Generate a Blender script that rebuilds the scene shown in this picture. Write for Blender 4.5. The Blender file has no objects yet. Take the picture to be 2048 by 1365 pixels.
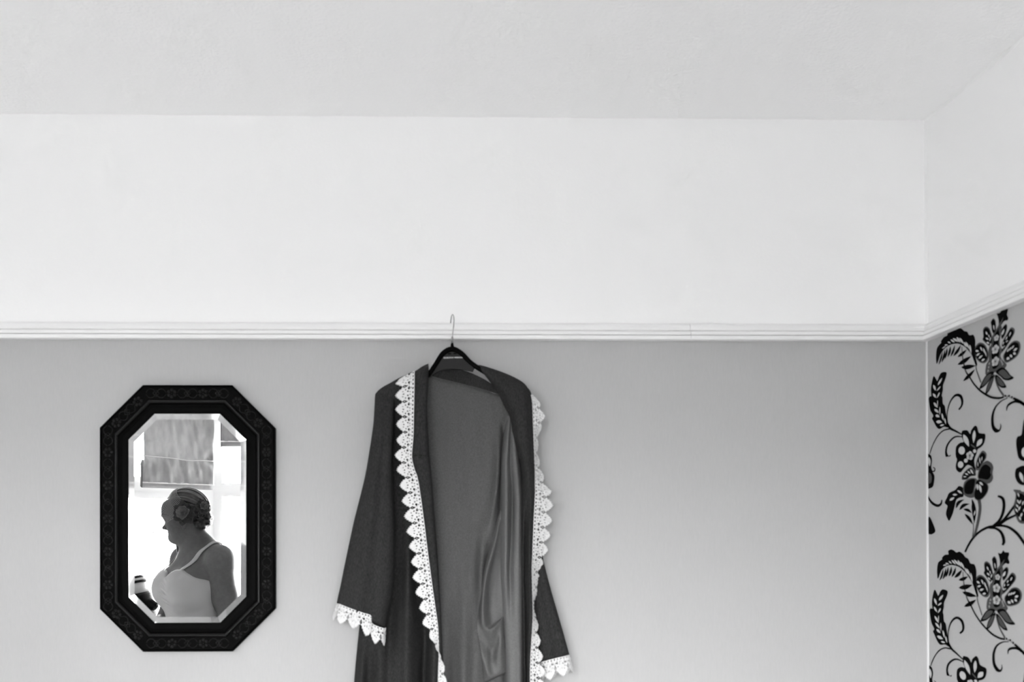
import bpy, bmesh, math, random
import numpy as np
from mathutils import Vector, Matrix, geometry
from mathutils.bvhtree import BVHTree

# ------------------------------------------------------------------ camera
FPX, CAMD, EYE = 1991.1, 2.73, 1.40                # focal length in pixels of the 2048 frame, distance to the back wall, eye height
YAW, PITCH, ROLL = -0.0218227, 0.0045910, 0.0023475
PPX, PPY = 1024 - 156.014, 682.5 + 419.340         # principal point
XC, ZC, ZR = 1.42956, 2.60493, 1.98895             # right corner, ceiling, underside of the picture rail
sc = bpy.context.scene
COL = sc.collection
def _rot():
    cy, sy, cp, sp, cr, sr = math.cos(YAW), math.sin(YAW), math.cos(PITCH), math.sin(PITCH), math.cos(ROLL), math.sin(ROLL)
    Rz = np.array([[cy, -sy, 0], [sy, cy, 0], [0, 0, 1]])
    Rx = np.array([[1, 0, 0], [0, cp, -sp], [0, sp, cp]])
    Ry = np.array([[cr, 0, sr], [0, 1, 0], [-sr, 0, cr]])
    return Rz @ Rx @ Ry
RC = _rot()
CAM = np.array([0.0, -CAMD, EYE])
cd = bpy.data.cameras.new('camera'); cam = bpy.data.objects.new('camera', cd); COL.objects.link(cam)
r_, f_, u_ = RC[:, 0], RC[:, 1], RC[:, 2]
cam.matrix_world = Matrix(((r_[0], u_[0], -f_[0], CAM[0]), (r_[1], u_[1], -f_[1], CAM[1]), (r_[2], u_[2], -f_[2], CAM[2]), (0, 0, 0, 1)))
cd.sensor_fit = 'HORIZONTAL'; cd.sensor_width = 36.0; cd.lens = 36.0 * FPX / 2048
cd.shift_x = (1024 - PPX) / 2048; cd.shift_y = (PPY - 682.5) / 2048
cd.clip_start = 0.02
cd.dof.use_dof = True; cd.dof.focus_distance = 4.5; cd.dof.aperture_fstop = 4.0
sc.camera = cam

# ------------------------------------------------------------------ daylight, exposure
w = bpy.data.worlds.new('overcast_daylight'); sc.world = w; w.use_nodes = True
_n = w.node_tree; _bg = _n.nodes['Background']; _bg.inputs[1].default_value = 9.0
_tc = _n.nodes.new('ShaderNodeTexCoord'); _sx = _n.nodes.new('ShaderNodeSeparateXYZ'); _mr = _n.nodes.new('ShaderNodeMapRange')   # white overcast sky over darker ground
_mr.inputs[1].default_value = -0.03; _mr.inputs[2].default_value = 0.03; _mr.inputs[3].default_value = 0.16; _mr.inputs[4].default_value = 1.0
_n.links.new(_tc.outputs['Generated'], _sx.inputs[0]); _n.links.new(_sx.outputs[2], _mr.inputs[0]); _n.links.new(_mr.outputs[0], _bg.inputs[0])
sc.view_settings.view_transform = 'Standard'; sc.view_settings.look = 'None'
sc.view_settings.gamma = 1.0; sc.view_settings.use_curve_mapping = False
sc.view_settings.exposure = 2.07
try:
    sc.cycles.use_denoising = True
    sc.cycles.max_bounces = 10; sc.cycles.diffuse_bounces = 6; sc.cycles.glossy_bounces = 4; sc.cycles.adaptive_threshold = 0.06; sc.cycles.adaptive_min_samples = 16; sc.cycles.transparent_max_bounces = 24
    sc.cycles.sample_clamp_indirect = 12.0
except Exception:
    pass

# ------------------------------------------------------------------ picking points in the room
def ray(px, py):
    return RC @ np.array([(px - PPX) / FPX, 1.0, -(py - PPY) / FPX])
def P(px, py, d=0.0):                               # the point that stands d metres in front of the back wall
    v = ray(px, py); t = (-d - CAM[1]) / v[1]
    return CAM + v * t
def PW(px, py):                                     # a point of the right wall
    v = ray(px, py); t = (XC - CAM[0]) / v[0]
    return CAM + v * t
YM = 0.022                                          # the mirror's glass stands this far off the wall
def PM(px, py, d):                                  # the point d metres in front of the wall that is seen in the mirror
    v = ray(px, py); t = (d - 2 * YM - CAM[1]) / v[1]
    q = CAM + v * t
    return np.array([q[0], -d, q[2]])

# ------------------------------------------------------------------ materials
MAT = {}
def mat(name, g, rough=0.6, spec=0.5, metal=0.0, trans=0.0, coat=0.0):
    m = bpy.data.materials.new(name); m.use_nodes = True
    b = m.node_tree.nodes['Principled BSDF']
    b.inputs['Base Color'].default_value = (g, g, g, 1)
    b.inputs['Roughness'].default_value = rough
    b.inputs['Specular IOR Level'].default_value = spec
    b.inputs['Metallic'].default_value = metal
    if coat: b.inputs['Coat Weight'].default_value = coat
    if trans:                                       # cloth or plastic that lets some light through
        nt = m.node_tree; t = nt.nodes.new('ShaderNodeBsdfTranslucent'); t.inputs[0].default_value = (g, g, g, 1)
        mx = nt.nodes.new('ShaderNodeMixShader'); mx.inputs[0].default_value = trans
        nt.links.new(b.outputs[0], mx.inputs[1]); nt.links.new(t.outputs[0], mx.inputs[2])
        nt.links.new(mx.outputs[0], nt.nodes['Material Output'].inputs[0])
    MAT[name] = m
    return m
def grain(m, scale, bump=0.2, dist=0.002, lo=None, hi=None, stretch=(1, 1, 1), detail=3, kind='noise', coord='Object'):
    nt = m.node_tree; b = nt.nodes['Principled BSDF']
    tc = nt.nodes.new('ShaderNodeTexCoord'); mp = nt.nodes.new('ShaderNodeMapping'); mp.inputs['Scale'].default_value = stretch
    nt.links.new(tc.outputs[coord], mp.inputs[0])
    if kind == 'noise':
        t = nt.nodes.new('ShaderNodeTexNoise'); t.inputs['Scale'].default_value = scale; t.inputs['Detail'].default_value = detail; o = t.outputs[0]
    else:
        t = nt.nodes.new('ShaderNodeTexVoronoi'); t.inputs['Scale'].default_value = scale; o = t.outputs[0]
    nt.links.new(mp.outputs[0], t.inputs['Vector'])
    if bump:
        bp = nt.nodes.new('ShaderNodeBump'); bp.inputs['Strength'].default_value = bump; bp.inputs['Distance'].default_value = dist
        prev = b.inputs['Normal'].links[0].from_socket if b.inputs['Normal'].is_linked else None
        if prev: nt.links.new(prev, bp.inputs['Normal'])
        nt.links.new(o, bp.inputs['Height']); nt.links.new(bp.outputs[0], b.inputs['Normal'])
    if lo is not None:
        rp = nt.nodes.new('ShaderNodeMapRange'); rp.inputs[1].default_value = 0.3; rp.inputs[2].default_value = 0.7
        rp.inputs[3].default_value = lo; rp.inputs[4].default_value = hi
        nt.links.new(o, rp.inputs[0]); nt.links.new(rp.outputs[0], b.inputs['Base Color'])
        for n in nt.nodes:
            if n.type == 'BSDF_TRANSLUCENT': nt.links.new(rp.outputs[0], n.inputs[0])
    return m
grain(mat('ceiling_paint', 0.92, 0.9, 0.2), 130, 0.35, 0.004, detail=2)
grain(mat('wall_paint', 0.90, 0.9, 0.2), 90, 0.10, 0.003, detail=2)
mat('trim_gloss', 0.83, 0.6, 0.2)
grain(mat('grey_wallpaper', 0.44, 0.85, 0.2), 900, 0.10, 0.0006, 0.428, 0.452, stretch=(1.0, 1.0, 0.06), detail=2)
grain(mat('floral_wallpaper', 0.42, 0.6, 0.3), 500, 0.1, 0.001, 0.41, 0.44)
mat('ink_black', 0.002, 0.7, 0.03); mat('ink_grey', 0.06, 0.6, 0.2); mat('ink_pale', 0.50, 0.5, 0.4)
mat('paper_edge', 0.72, 0.8, 0.2)
grain(mat('carpet', 0.6, 0.95, 0.1), 260, 0.4, 0.004, 0.55, 0.66)
grain(mat('black_wood', 0.001, 0.5, 0.03), 40, 0.15, 0.002, 0.0008, 0.0018, stretch=(1, 1, 1))
grain(mat('carved_wood', 0.012, 0.45, 0.12), 160, 0.25, 0.001, 0.007, 0.018)
mat('bead_wood', 0.010, 0.4, 0.25)
mat('backing', 0.1, 0.9, 0.1)
m = mat('mirror_silver', 0.96, 0.0, 0.5, metal=1.0)
m = mat('bevel_silver', 0.94, 0.03, 0.5, metal=1.0)
nt = m.node_tree; df = nt.nodes.new('ShaderNodeBsdfDiffuse'); df.inputs[0].default_value = (0.9, 0.9, 0.9, 1)
mx = nt.nodes.new('ShaderNodeMixShader'); mx.inputs[0].default_value = 0.16  # white diffuse share imitates window glare off the bevel's front surface
nt.links.new(nt.nodes['Principled BSDF'].outputs[0], mx.inputs[1]); nt.links.new(df.outputs[0], mx.inputs[2])
nt.links.new(mx.outputs[0], nt.nodes['Material Output'].inputs[0])
mat('black_plastic', 0.001, 0.5, 0.04); mat('dark_plastic', 0.014, 0.55, 0.2)
mat('chrome', 0.25, 0.2, 0.5, metal=1.0); mat('print_white', 0.8, 0.6, 0.3); mat('pale_label', 0.6, 0.6, 0.3)
grain(grain(mat('robe_cloth', 0.03, 0.85, 0.12), 420, 0.5, 0.0012, 0.015, 0.036, stretch=(1, 1, .35), detail=3), 14, 0.35, 0.012, stretch=(1.6, 1.6, .5), detail=3)
grain(grain(mat('robe_lining', 0.075, 0.7, 0.25), 420, 0.4, 0.0012, 0.058, 0.092, stretch=(1, 1, .6), detail=3), 12, 0.3, 0.012, stretch=(1.6, 1.6, .5), detail=3)
grain(mat('pocket_satin', 0.08, 0.5, 0.3), 420, 0.2, 0.001, 0.068, 0.092, stretch=(1, 1, .6))
grain(mat('satin_lining', 0.12, 0.6, 0.2), 420, 0.2, 0.001, 0.10, 0.135, stretch=(1, 1, .6))
grain(mat('lace_thread', 0.68, 0.8, 0.2), 800, 0.5, 0.0015, 0.60, 0.74)
mat('window_white', 0.92, 0.4, 0.5, trans=0.04)
mat('sill_white', 0.88, 0.4, 0.5)
mat('lead', 0.75, 0.5, 0.4)
m = bpy.data.materials.new('window_glass'); m.use_nodes = True; nt = m.node_tree; nt.nodes.clear(); MAT['window_glass'] = m
out = nt.nodes.new('ShaderNodeOutputMaterial'); tr = nt.nodes.new('ShaderNodeBsdfTransparent'); gl = nt.nodes.new('ShaderNodeBsdfGlossy')
tr.inputs[0].default_value = (0.93, 0.93, 0.93, 1); gl.inputs['Roughness'].default_value = 0.02
mx = nt.nodes.new('ShaderNodeMixShader'); mx.inputs[0].default_value = 0.06
nt.links.new(tr.outputs[0], mx.inputs[1]); nt.links.new(gl.outputs[0], mx.inputs[2]); nt.links.new(mx.outputs[0], out.inputs[0])
grain(mat('blind_cloth', 0.40, 0.6, 0.3, trans=0.22), 18, 0.3, 0.01, 0.33, 0.45, stretch=(1, 1, .5), detail=4)
mat('blind_edge', 0.10, 0.8, 0.2); mat('blind_seam', 0.7, 0.7, 0.2, trans=0.3)
grain(mat('skin', 0.11, 0.5, 0.35), 60, 0.05, 0.002, 0.098, 0.125)
grain(mat('dress_satin', 0.42, 0.45, 0.4), 9, 0.35, 0.02, stretch=(1, 1, .6), detail=2)
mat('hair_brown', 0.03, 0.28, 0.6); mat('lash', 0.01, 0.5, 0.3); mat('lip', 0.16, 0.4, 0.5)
mat('petal_grey', 0.06, 0.7, 0.2); mat('petal_pale', 0.20, 0.7, 0.3); mat('net_thread', 0.3, 0.6, 0.3)
mat('case_black', 0.002, 0.4, 0.15); mat('case_pale', 0.55, 0.3, 0.5)

# ------------------------------------------------------------------ mesh helpers
def obj(name, verts, faces, m, parent=None, smooth=False, mats=None, mids=None):
    me = bpy.data.meshes.new(name)
    me.from_pydata([tuple(map(float, v)) for v in verts], [], [tuple(map(int, f)) for f in faces]); me.update()
    for x in (mats or [m]): me.materials.append(MAT[x])
    if mids is not None: me.polygons.foreach_set('material_index', [int(i) for i in mids])
    if smooth: me.polygons.foreach_set('use_smooth', [True] * len(me.polygons))
    o = bpy.data.objects.new(name, me); COL.objects.link(o)
    if parent: o.parent = parent
    return o
def bm_obj(name, bm, m, parent=None, smooth=False):
    me = bpy.data.meshes.new(name); bm.normal_update(); bm.to_mesh(me); bm.free(); me.materials.append(MAT[m])
    if smooth: me.polygons.foreach_set('use_smooth', [True] * len(me.polygons))
    o = bpy.data.objects.new(name, me); COL.objects.link(o)
    if parent: o.parent = parent
    return o
def empty(name, loc=(0, 0, 0)):
    o = bpy.data.objects.new(name, None); COL.objects.link(o); o.location = loc; o.empty_display_size = 0.05
    return o
def tag(o, label, cat, group=None):
    o['label'] = label; o['category'] = cat
    if group: o['group'] = group
    return o
def struct(o):
    o['kind'] = 'structure'; return o
def rebase(root, kids):                              # children were modelled in room coordinates
    for k in kids: k.matrix_parent_inverse = Matrix.Translation(root.location).inverted()
def adopt(root, *kids):
    for k in kids:
        k.parent = root; k.matrix_parent_inverse = Matrix.Translation(root.location).inverted()
    return root
def box_vf(x0, y0, z0, x1, y1, z1):
    v = [(x0, y0, z0), (x1, y0, z0), (x1, y1, z0), (x0, y1, z0), (x0, y0, z1), (x1, y0, z1), (x1, y1, z1), (x0, y1, z1)]
    f = [(0, 3, 2, 1), (4, 5, 6, 7), (0, 1, 5, 4), (1, 2, 6, 5), (2, 3, 7, 6), (3, 0, 4, 7)]
    return v, f
def box(name, a, b, m, parent=None):
    v, f = box_vf(*a, *b); return obj(name, v, f, m, parent)
def obox(name, o, ux, uy, a, b, m, parent=None):     # box in a frame with origin o and horizontal axes ux, uy
    v, f = box_vf(*a, *b); o = np.array(o, float)
    v = [o + np.array(ux) * p[0] + np.array(uy) * p[1] + np.array([0, 0, 1.0]) * p[2] for p in v]
    return obj(name, v, f, m, parent)
def catmull(pts, n, closed=False):
    p = np.array(pts, float)
    if closed: p = np.vstack([p[-1], p, p[0], p[1]])
    else: p = np.vstack([2 * p[0] - p[1], p, 2 * p[-1] - p[-2]])
    m_ = len(p) - 3
    t = np.linspace(0, m_, n, endpoint=not closed); i = np.minimum(t.astype(int), m_ - 1); u = (t - i)[:, None]
    a, b, c, d = p[i], p[i + 1], p[i + 2], p[i + 3]
    return 0.5 * (2 * b + (c - a) * u + (2 * a - 5 * b + 4 * c - d) * u * u + (3 * b - a - 3 * c + d) * u ** 3)
def resample(pts, n):
    q = catmull(pts, 40 * len(pts)); s = np.r_[0, np.cumsum(np.linalg.norm(np.diff(q, axis=0), axis=1))]
    t = np.linspace(0, s[-1], n)
    return np.stack([np.interp(t, s, q[:, k]) for k in range(q.shape[1])], 1)
def tube_vf(path, rad, k=8, cap=True, flat=1.0):
    p = np.array(path, float); n = len(p); rad = np.broadcast_to(np.array(rad, float), (n,))
    tg = np.gradient(p, axis=0); tg /= np.linalg.norm(tg, axis=1)[:, None] + 1e-12
    nrm = np.cross(tg[0], [0.3, 0.9, 0.2]); nrm /= np.linalg.norm(nrm)
    V = []; F = []
    for i in range(n):
        nrm = nrm - tg[i] * (nrm @ tg[i]); nrm /= np.linalg.norm(nrm) + 1e-12; bn = np.cross(tg[i], nrm)
        for j in range(k):
            a = 2 * math.pi * j / k
            V.append(p[i] + rad[i] * (math.cos(a) * nrm + flat * math.sin(a) * bn))
    for i in range(n - 1):
        for j in range(k):
            F.append((i * k + j, i * k + (j + 1) % k, (i + 1) * k + (j + 1) % k, (i + 1) * k + j))
    if cap: F.append(tuple(range(k))[::-1]); F.append(tuple((n - 1) * k + j for j in range(k)))
    return V, F
def tube(name, path, rad, m, parent=None, k=8, flat=1.0):
    V, F = tube_vf(path, rad, k, True, flat); return obj(name, V, F, m, parent, True)
class Join:
    def __init__(s): s.v = []; s.f = []; s.m = []
    def add(s, v, f, mi=0):
        b = len(s.v); s.v += list(v); s.f += [tuple(i + b for i in q) for q in f]; s.m += [mi] * len(f)
    def build(s, name, m, parent=None, smooth=False, mats=None): return obj(name, s.v, s.f, m, parent, smooth, mats, s.m if mats else None)
def grid_faces(nu, nv, closed=False):                # nv rows of nu points
    F = []
    for i in range(nv - 1):
        for j in range(nu if closed else nu - 1):
            F.append((i * nu + j, i * nu + (j + 1) % nu, (i + 1) * nu + (j + 1) % nu, (i + 1) * nu + j))
    return F
def lathe_vf(c, prof, k=20, ax=(0, 0, 1)):
    ax = np.array(ax, float); ax /= np.linalg.norm(ax); u = np.cross(ax, [0.31, 0.95, 0.1]); u /= np.linalg.norm(u); v = np.cross(ax, u); c = np.array(c, float)
    V = [c + ax * h + r * (math.cos(2 * math.pi * j / k) * u + math.sin(2 * math.pi * j / k) * v) for h, r in prof for j in range(k)]
    F = grid_faces(k, len(prof), True)
    F.append(tuple(range(k))[::-1]); F.append(tuple((len(prof) - 1) * k + j for j in range(k)))
    return V, F
def net(rows, nu, nv, closed=False):                 # smooth surface through a net of control points (rows x points x 3)
    R_ = np.array([catmull(r, nu, closed) for r in rows])           # rows, nu, 3
    return np.stack([catmull(R_[:, j], nv) for j in range(nu)], 1)  # nv, nu, 3
def sheet(name, rows, nu, nv, m, parent=None, thick=0.0016, closed=False, fold=None):
    G = net(rows, nu, nv, closed)
    if fold is not None: G = fold(G)
    o = obj(name, G.reshape(-1, 3), grid_faces(nu, nv, closed), m, parent, True)
    if thick:
        md = o.modifiers.new('thickness', 'SOLIDIFY'); md.thickness = thick; md.offset = 0
    return o
# ------------------------------------------------------------------ room shell
XL, YF = -2.75, -3.30                                # left wall, window wall
TH = 0.12
# bay window corners (seen from above)
BA, BB, BC, BD = (-1.90, YF), (-1.265, -3.70), (0.05, -3.70), (0.66, YF)
ZS, ZH = 0.86, 2.36                                  # sill and head of the windows
RAILH = 0.049

wb = struct(box('wall_back', (XL - TH, 0, 0), (XC + TH, TH, ZC), 'wall_paint'))
ce_v, ce_f = box_vf(XL - TH, YF - 0.7, ZC, XC + TH, TH, ZC + 0.1)
struct(obj('ceiling', ce_v, ce_f, 'ceiling_paint'))
struct(box('floor', (XL - TH, YF - 0.7, -0.1), (XC + TH, TH, 0.0), 'carpet'))
wr = struct(box('wall_right', (XC, YF - TH, 0), (XC + TH, 0, ZC), 'wall_paint'))
struct(box('wall_left', (XL - TH, YF - TH, 0), (XL, 0, ZC), 'wall_paint'))
wf = struct(box('wall_front', (XL, YF - TH, 0), (BA[0], YF, ZC), 'wall_paint'))
box('wall_pier', (BD[0], YF - TH, 0), (XC, YF, ZC), 'wall_paint', wf)
# grey paper below the rail, hung in drops; the joints between drops stay open by a hair
x = XL
drop_w = 0.53
x0 = P(28, 900)[0]
while x0 > XL: x0 -= drop_w
k = 0
while x0 < XC:
    a, b = max(x0, XL), min(x0 + drop_w, XC); k += 1
    if b - a > 0.01:
        box('wallpaper_drop', (a, -0.0006 - 0.00015 * (k % 2), 0.09), (b, 0.0, ZR + 0.004), 'grey_wallpaper', wb)
    x0 += drop_w
# corner bead: the pale cut edge of the floral paper
struct(box('trim_corner', (XC - 0.0045, -0.0046, 0.09), (XC, 0.0, ZR), 'paper_edge'))
wp = box('wallpaper', (XC - 0.0005, YF, 0.09), (XC, -0.0005, ZR + 0.004), 'floral_wallpaper', wr)

# picture rails: one moulding swept along each wall
prof = [(0.0, 0.0), (0.0190, 0.0), (0.0220, 0.0015), (0.0225, 0.006), (0.0222, 0.0112), (0.0120, 0.0118), (0.0115, 0.0132), (0.0180, 0.0138),
        (0.0192, 0.016), (0.0195, 0.019), (0.0190, 0.0234), (0.0085, 0.0240), (0.0080, 0.0254), (0.0120, 0.0260), (0.0138, 0.029), (0.0135, 0.035), (0.0120, 0.0410), (0.0090, 0.0455), (0.0045, 0.0485), (0.0, 0.0492)]
def rail(name, a, b, nrm, ma, mb):                   # a, b along the wall; ma, mb: how the ends are mitred (+1 shorter, -1 longer, 0 square)
    a = np.array(a, float); b = np.array(b, float); d = (b - a) / np.linalg.norm(b - a); n = np.array(nrm, float)
    V = []
    for e, s in ((a, ma), (b, -mb)):
        for dp, h in prof:
            q = e + d * (s * dp) + n * dp
            V.append((q[0], q[1], ZR + h))
    k = len(prof)
    F = [(i, i + 1, k + i + 1, k + i) for i in range(k - 1)] + [tuple(range(k))[::-1], tuple(range(k, 2 * k))]
    o = obj(name, V, F, 'trim_gloss'); struct(o)
    bm = bmesh.new(); bm.from_mesh(o.data); bmesh.ops.recalc_face_normals(bm, faces=bm.faces); bm.to_mesh(o.data); bm.free()
    return o
jx = P(1378, 660)[0]                                 # the rail is joined here from two lengths
rail('trim_1', (XL, 0), (jx - 0.0004, 0), (0, -1), 1, 0)
rail('trim_2', (jx + 0.0004, 0), (XC, 0), (0, -1), 0, 1)
rail('trim_3', (XC, 0), (XC, YF), (-1, 0), 1, 1)
rail('trim_4', (XL, YF), (XL, 0), (1, 0), 1, 1)
def skirting(name, a, b, n):
    a = np.array(a, float); b = np.array(b, float); n = np.array(n, float); V = []
    pr = [(0, 0), (0.016, 0), (0.016, 0.075), (0.011, 0.085), (0.008, 0.098), (0, 0.1)]
    for e in (a, b):
        for dp, h in pr: q = e + n * dp; V.append((q[0], q[1], h))
    k = len(pr); F = [(i, i + 1, k + i + 1, k + i) for i in range(k - 1)] + [tuple(range(k))[::-1], tuple(range(k, 2 * k))]
    struct(obj(name, V, F, 'trim_gloss'))
skirting('baseboard_back', (XL, 0), (XC, 0), (0, -1)); skirting('baseboard_right', (XC, -0.016), (XC, YF), (-1, 0)); skirting('baseboard_left', (XL, -0.016), (XL, YF), (1, 0))
# plaster fillets in the corner: where the ceiling and the two walls meet beside the floral paper
q = 0.008
struct(obj('trim_5', [(XC + .002, YF, ZC - q), (XC - q, YF, ZC + .002), (XC + .002, YF, ZC + .002), (XC + .002, .002, ZC - q), (XC - q, .002, ZC + .002), (XC + .002, .002, ZC + .002)], [(0, 1, 4, 3), (0, 2, 1), (3, 4, 5), (1, 2, 5, 4), (2, 0, 3, 5)], 'trim_gloss'))
struct(obj('trim_6', [(XC + .002, -q, ZR + .0495), (XC - q, .002, ZR + .0495), (XC + .002, .002, ZR + .0495), (XC + .002, -q, ZC), (XC - q, .002, ZC), (XC + .002, .002, ZC)], [(0, 1, 4, 3), (0, 2, 1), (3, 4, 5), (1, 2, 5, 4), (2, 0, 3, 5)], 'trim_gloss'))
# bay: dwarf walls, heads, corner posts, windows of three facets
def facet(idx, A, B, lights, blind_z, blind_lab):
    A = np.array([A[0], A[1], 0.0]); B = np.array([B[0], B[1], 0.0]); L = np.linalg.norm(B - A); u = (B - A) / L
    n = np.array([-u[1], u[0], 0.0])                 # into the room
    wall = struct(obox('wall_bay', A, u, n, (-0.02, -TH, 0), (L + 0.02, 0, ZS), 'wall_paint'))
    obox('bay_lintel', A, u, n, (-0.02, -TH, ZH), (L + 0.02, 0, ZC), 'wall_paint', wall)
    win = struct(empty('window_%d' % idx, tuple(A + u * L / 2 + np.array([0, 0, ZS]))))
    kids = []
    def ob(nm, a, b, m='window_white'):
        kids.append(obox(nm, A, u, n, a, b, m))
    f0, f1 = -0.085, -0.025                          # frame depth
    ob('corner_post', (-0.02, f0 - .01, ZS), (0.035, f1, ZH)); ob('corner_post', (L - 0.035, f0 - .01, ZS), (L + 0.02, f1, ZH))
    ob('frame_head', (0.035, f0, ZH - 0.05), (L - 0.035, f1, ZH)); ob('frame_sill', (0.035, f0, ZS), (L - 0.035, f1, ZS + 0.05))
    ob('sill_board', (-0.02, -0.03, ZS - 0.03), (L + 0.02, 0.10, ZS), 'sill_white')
    lw = (L - 0.07) / lights
    for i in range(lights):
        a, b = 0.035 + i * lw, 0.035 + (i + 1) * lw
        if i: ob('mullion', (a - 0.025, f0, ZS + .05), (a + 0.025, f1, ZH - .05)); a += 0.025
        if i < lights - 1: b -= 0.025
        ob('transom', (a, f0, 1.790), (b, f1, 1.852))
        for z0, z1, op in ((ZS + 0.05, 1.790, True), (1.852, ZH - 0.05, False)):
            s = 0.034 if idx != 2 else 0.012         # casement sash
            kids.append(obox('sash', A, u, n, (a, f0 + .01, z0), (a + s, f1 + .008, z1), 'window_white')); ob('sash', (b - s, f0 + .01, z0), (b, f1 + .008, z1))
            ob('sash', (a + s, f0 + .01, z0), (b - s, f1 + .008, z0 + s)); ob('sash', (a + s, f0 + .01, z1 - s), (b - s, f1 + .008, z1))
            ob('pane', (a + s - .004, -0.058, z0 + s - .004), (b - s + .004, -0.054, z1 - s + .004), 'window_glass')
            nz = 3 if op else 1
            if op:
                for j in range(1, 4):
                    z = (1.545 - (j - 1) * 0.25)
                    ob('lead_strip', (a + s, -0.0535, z - 0.003), (b - s, -0.0505, z + 0.003), 'lead')
                if idx != 2:
                    for j in (1, 2, 3):
                        x_ = a + s + (b - a - 2 * s) * j / 4.0
                        ob('lead_strip', (x_ - 0.003, -0.0535, z0 + s), (x_ + 0.003, -0.0505, z1 - s), 'lead')
            else:
                x_ = (a + b) / 2
    adopt(win, *kids)
    # a portal that only tells the renderer where daylight comes in
    ld = bpy.data.lights.new('daylight_portal', 'AREA'); ld.shape = 'RECTANGLE'; ld.size = L; ld.size_y = ZH - ZS
    ld.cycles.is_portal = True
    lo = bpy.data.objects.new('daylight_portal', ld); COL.objects.link(lo)
    c = A + u * L / 2 - n * 0.115 + np.array([0, 0, (ZS + ZH) / 2])
    zc = -n; xc = -u; yc = np.cross(zc, xc)
    lo.matrix_world = Matrix(((xc[0], yc[0], zc[0], c[0]), (xc[1], yc[1], zc[1], c[1]), (xc[2], yc[2], zc[2], c[2]), (0, 0, 0, 1)))
    # roman blinds, one over each light
    for i in range(lights):
        a, b = 0.035 + i * lw + 0.02, 0.035 + (i + 1) * lw - 0.02
        if idx == 1: a, b = 0.280, L - 0.020
        roman_blind(A, u, n, a, b, blind_z[i], blind_lab[i], 11 * idx + i)
    return wall
def roman_blind(A, u, n, a, b, zb, lab, seed):
    rng = np.random.RandomState(seed)
    root = empty('roman_blind', tuple(A + u * (a + b) / 2 + n * 0.02 + np.array([0, 0, ZH + 0.02])))
    kids = []
    W = b - a; nu, nv = 44, 90; top = ZH + 0.02
    ph = rng.uniform(0, 6.28, 12)
    def pt(s, z, off): return A + u * (a + W * s) + n * off + np.array([0, 0, z])
    zs = zb + 0.165                                  # the stitched rod pocket
    V = []
    for i in range(nv):
        z = zb + 0.01 + (top - zb - 0.01) * i / (nv - 1)
        for j in range(nu):
            s = j / (nu - 1)
            t = (z - zb)
            o = 0.046
            # the cloth droops into soft swags under the rod and buckles above the hem
            if z < zs: o += 0.012 * math.sin(math.pi * t / 0.165)
            else: o += 0.006 * math.sin(math.pi * min(1, (z - zs) / 0.3))
            o += 0.0035 * math.sin(22 * s + 9 * z + ph[0]) * math.sin(14 * z + ph[1]) + 0.0028 * math.sin(38 * (s - .5) * (1.2 + .8 * (z - zs)) + ph[2] + 16 * z)
            o += 0.003 * math.sin(31 * s - 24 * z + ph[3]) + 0.0018 * math.sin(70 * s + 33 * z + ph[4])
            if z < zs + 0.1: o += 0.006 * math.exp(-((s - 0.93) / .05) ** 2) * math.sin(60 * t) + 0.006 * math.exp(-((s - 0.08) / .06) ** 2) * math.sin(50 * t + 1)
            o += 0.02 * math.exp(-((s - 0.90) / .035) ** 2) * (-1 if z > zs + .13 else 0) * min(1, (z - zs - .13) * 12)
            e = 0.006 * math.sin(5.5 * z + ph[5]) * (1 if s < .5 else -.4) * abs(2 * s - 1)
            V.append(pt(s + e / W, z, o))
    pan = obj('panel', V, grid_faces(nu, nv), 'blind_cloth', None, True); kids.append(pan)
    pan.modifiers.new('thickness', 'SOLIDIFY').thickness = 0.0015
    sp = [pt(s, zs + 0.012 * (0.5 - s) - 0.007 * math.exp(-((s - .62) / .16) ** 2), 0.0525) for s in np.linspace(0.0, 1.0, 24)]
    kids.append(tube('rod_pocket', sp, 0.0032, 'blind_seam'))
    hp = [pt(s, zb + 0.010, 0.050 + .004 * math.sin(9 * s)) for s in np.linspace(-0.005, 1.005, 20)]
    kids.append(tube('hem', hp, 0.0042, 'blind_seam'))
    for q in range(3):                               # folds stacked behind the front panel
        o = 0.034 - 0.012 * q; z1 = zb + 0.150 - .01 * q; zq = zb - 0.022 + 0.004 * q
        V = []
        for t in np.linspace(0, 1, 12):
            for s in np.linspace(-0.004, 0.992, 22):
                V.append(pt(s, z1 + (zq - z1) * t, o + 0.005 * math.sin(math.pi * t) + 0.001 * math.sin(20 * s + q)))
        g = obj('fold', V, grid_faces(22, 12), 'blind_cloth', None, True); g.modifiers.new('thickness', 'SOLIDIFY').thickness = 0.002; kids.append(g)
        kids.append(tube('fold_edge', [pt(-0.006, z, o + 0.005 * math.sin(math.pi * (z1 - z) / (z1 - zq))) for z in np.linspace(zq, z1, 10)], 0.0028, 'blind_edge'))
    kids.append(obox('head_rail', A, u, n, (a, 0.004, top - 0.005), (b, 0.04, top + 0.03), 'sill_white'))
    adopt(root, *kids)
    tag(root, lab, 'blind', 'roman blinds in the bay window')
facet(1, BA, BB, 1, [1.838], ['grey roman blind let down low on the angled window beside the bride'])
facet(2, BB, BC, 3, [2.115, 2.115, 2.115], ['grey roman blind pulled high just right of the low one, behind the bride',
      'grey roman blind at the middle light of the bay window', 'grey roman blind at the last straight light of the bay window'])
facet(3, BC, BD, 1, [1.93], ['grey roman blind on the angled window nearest the floral wallpaper'])
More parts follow.
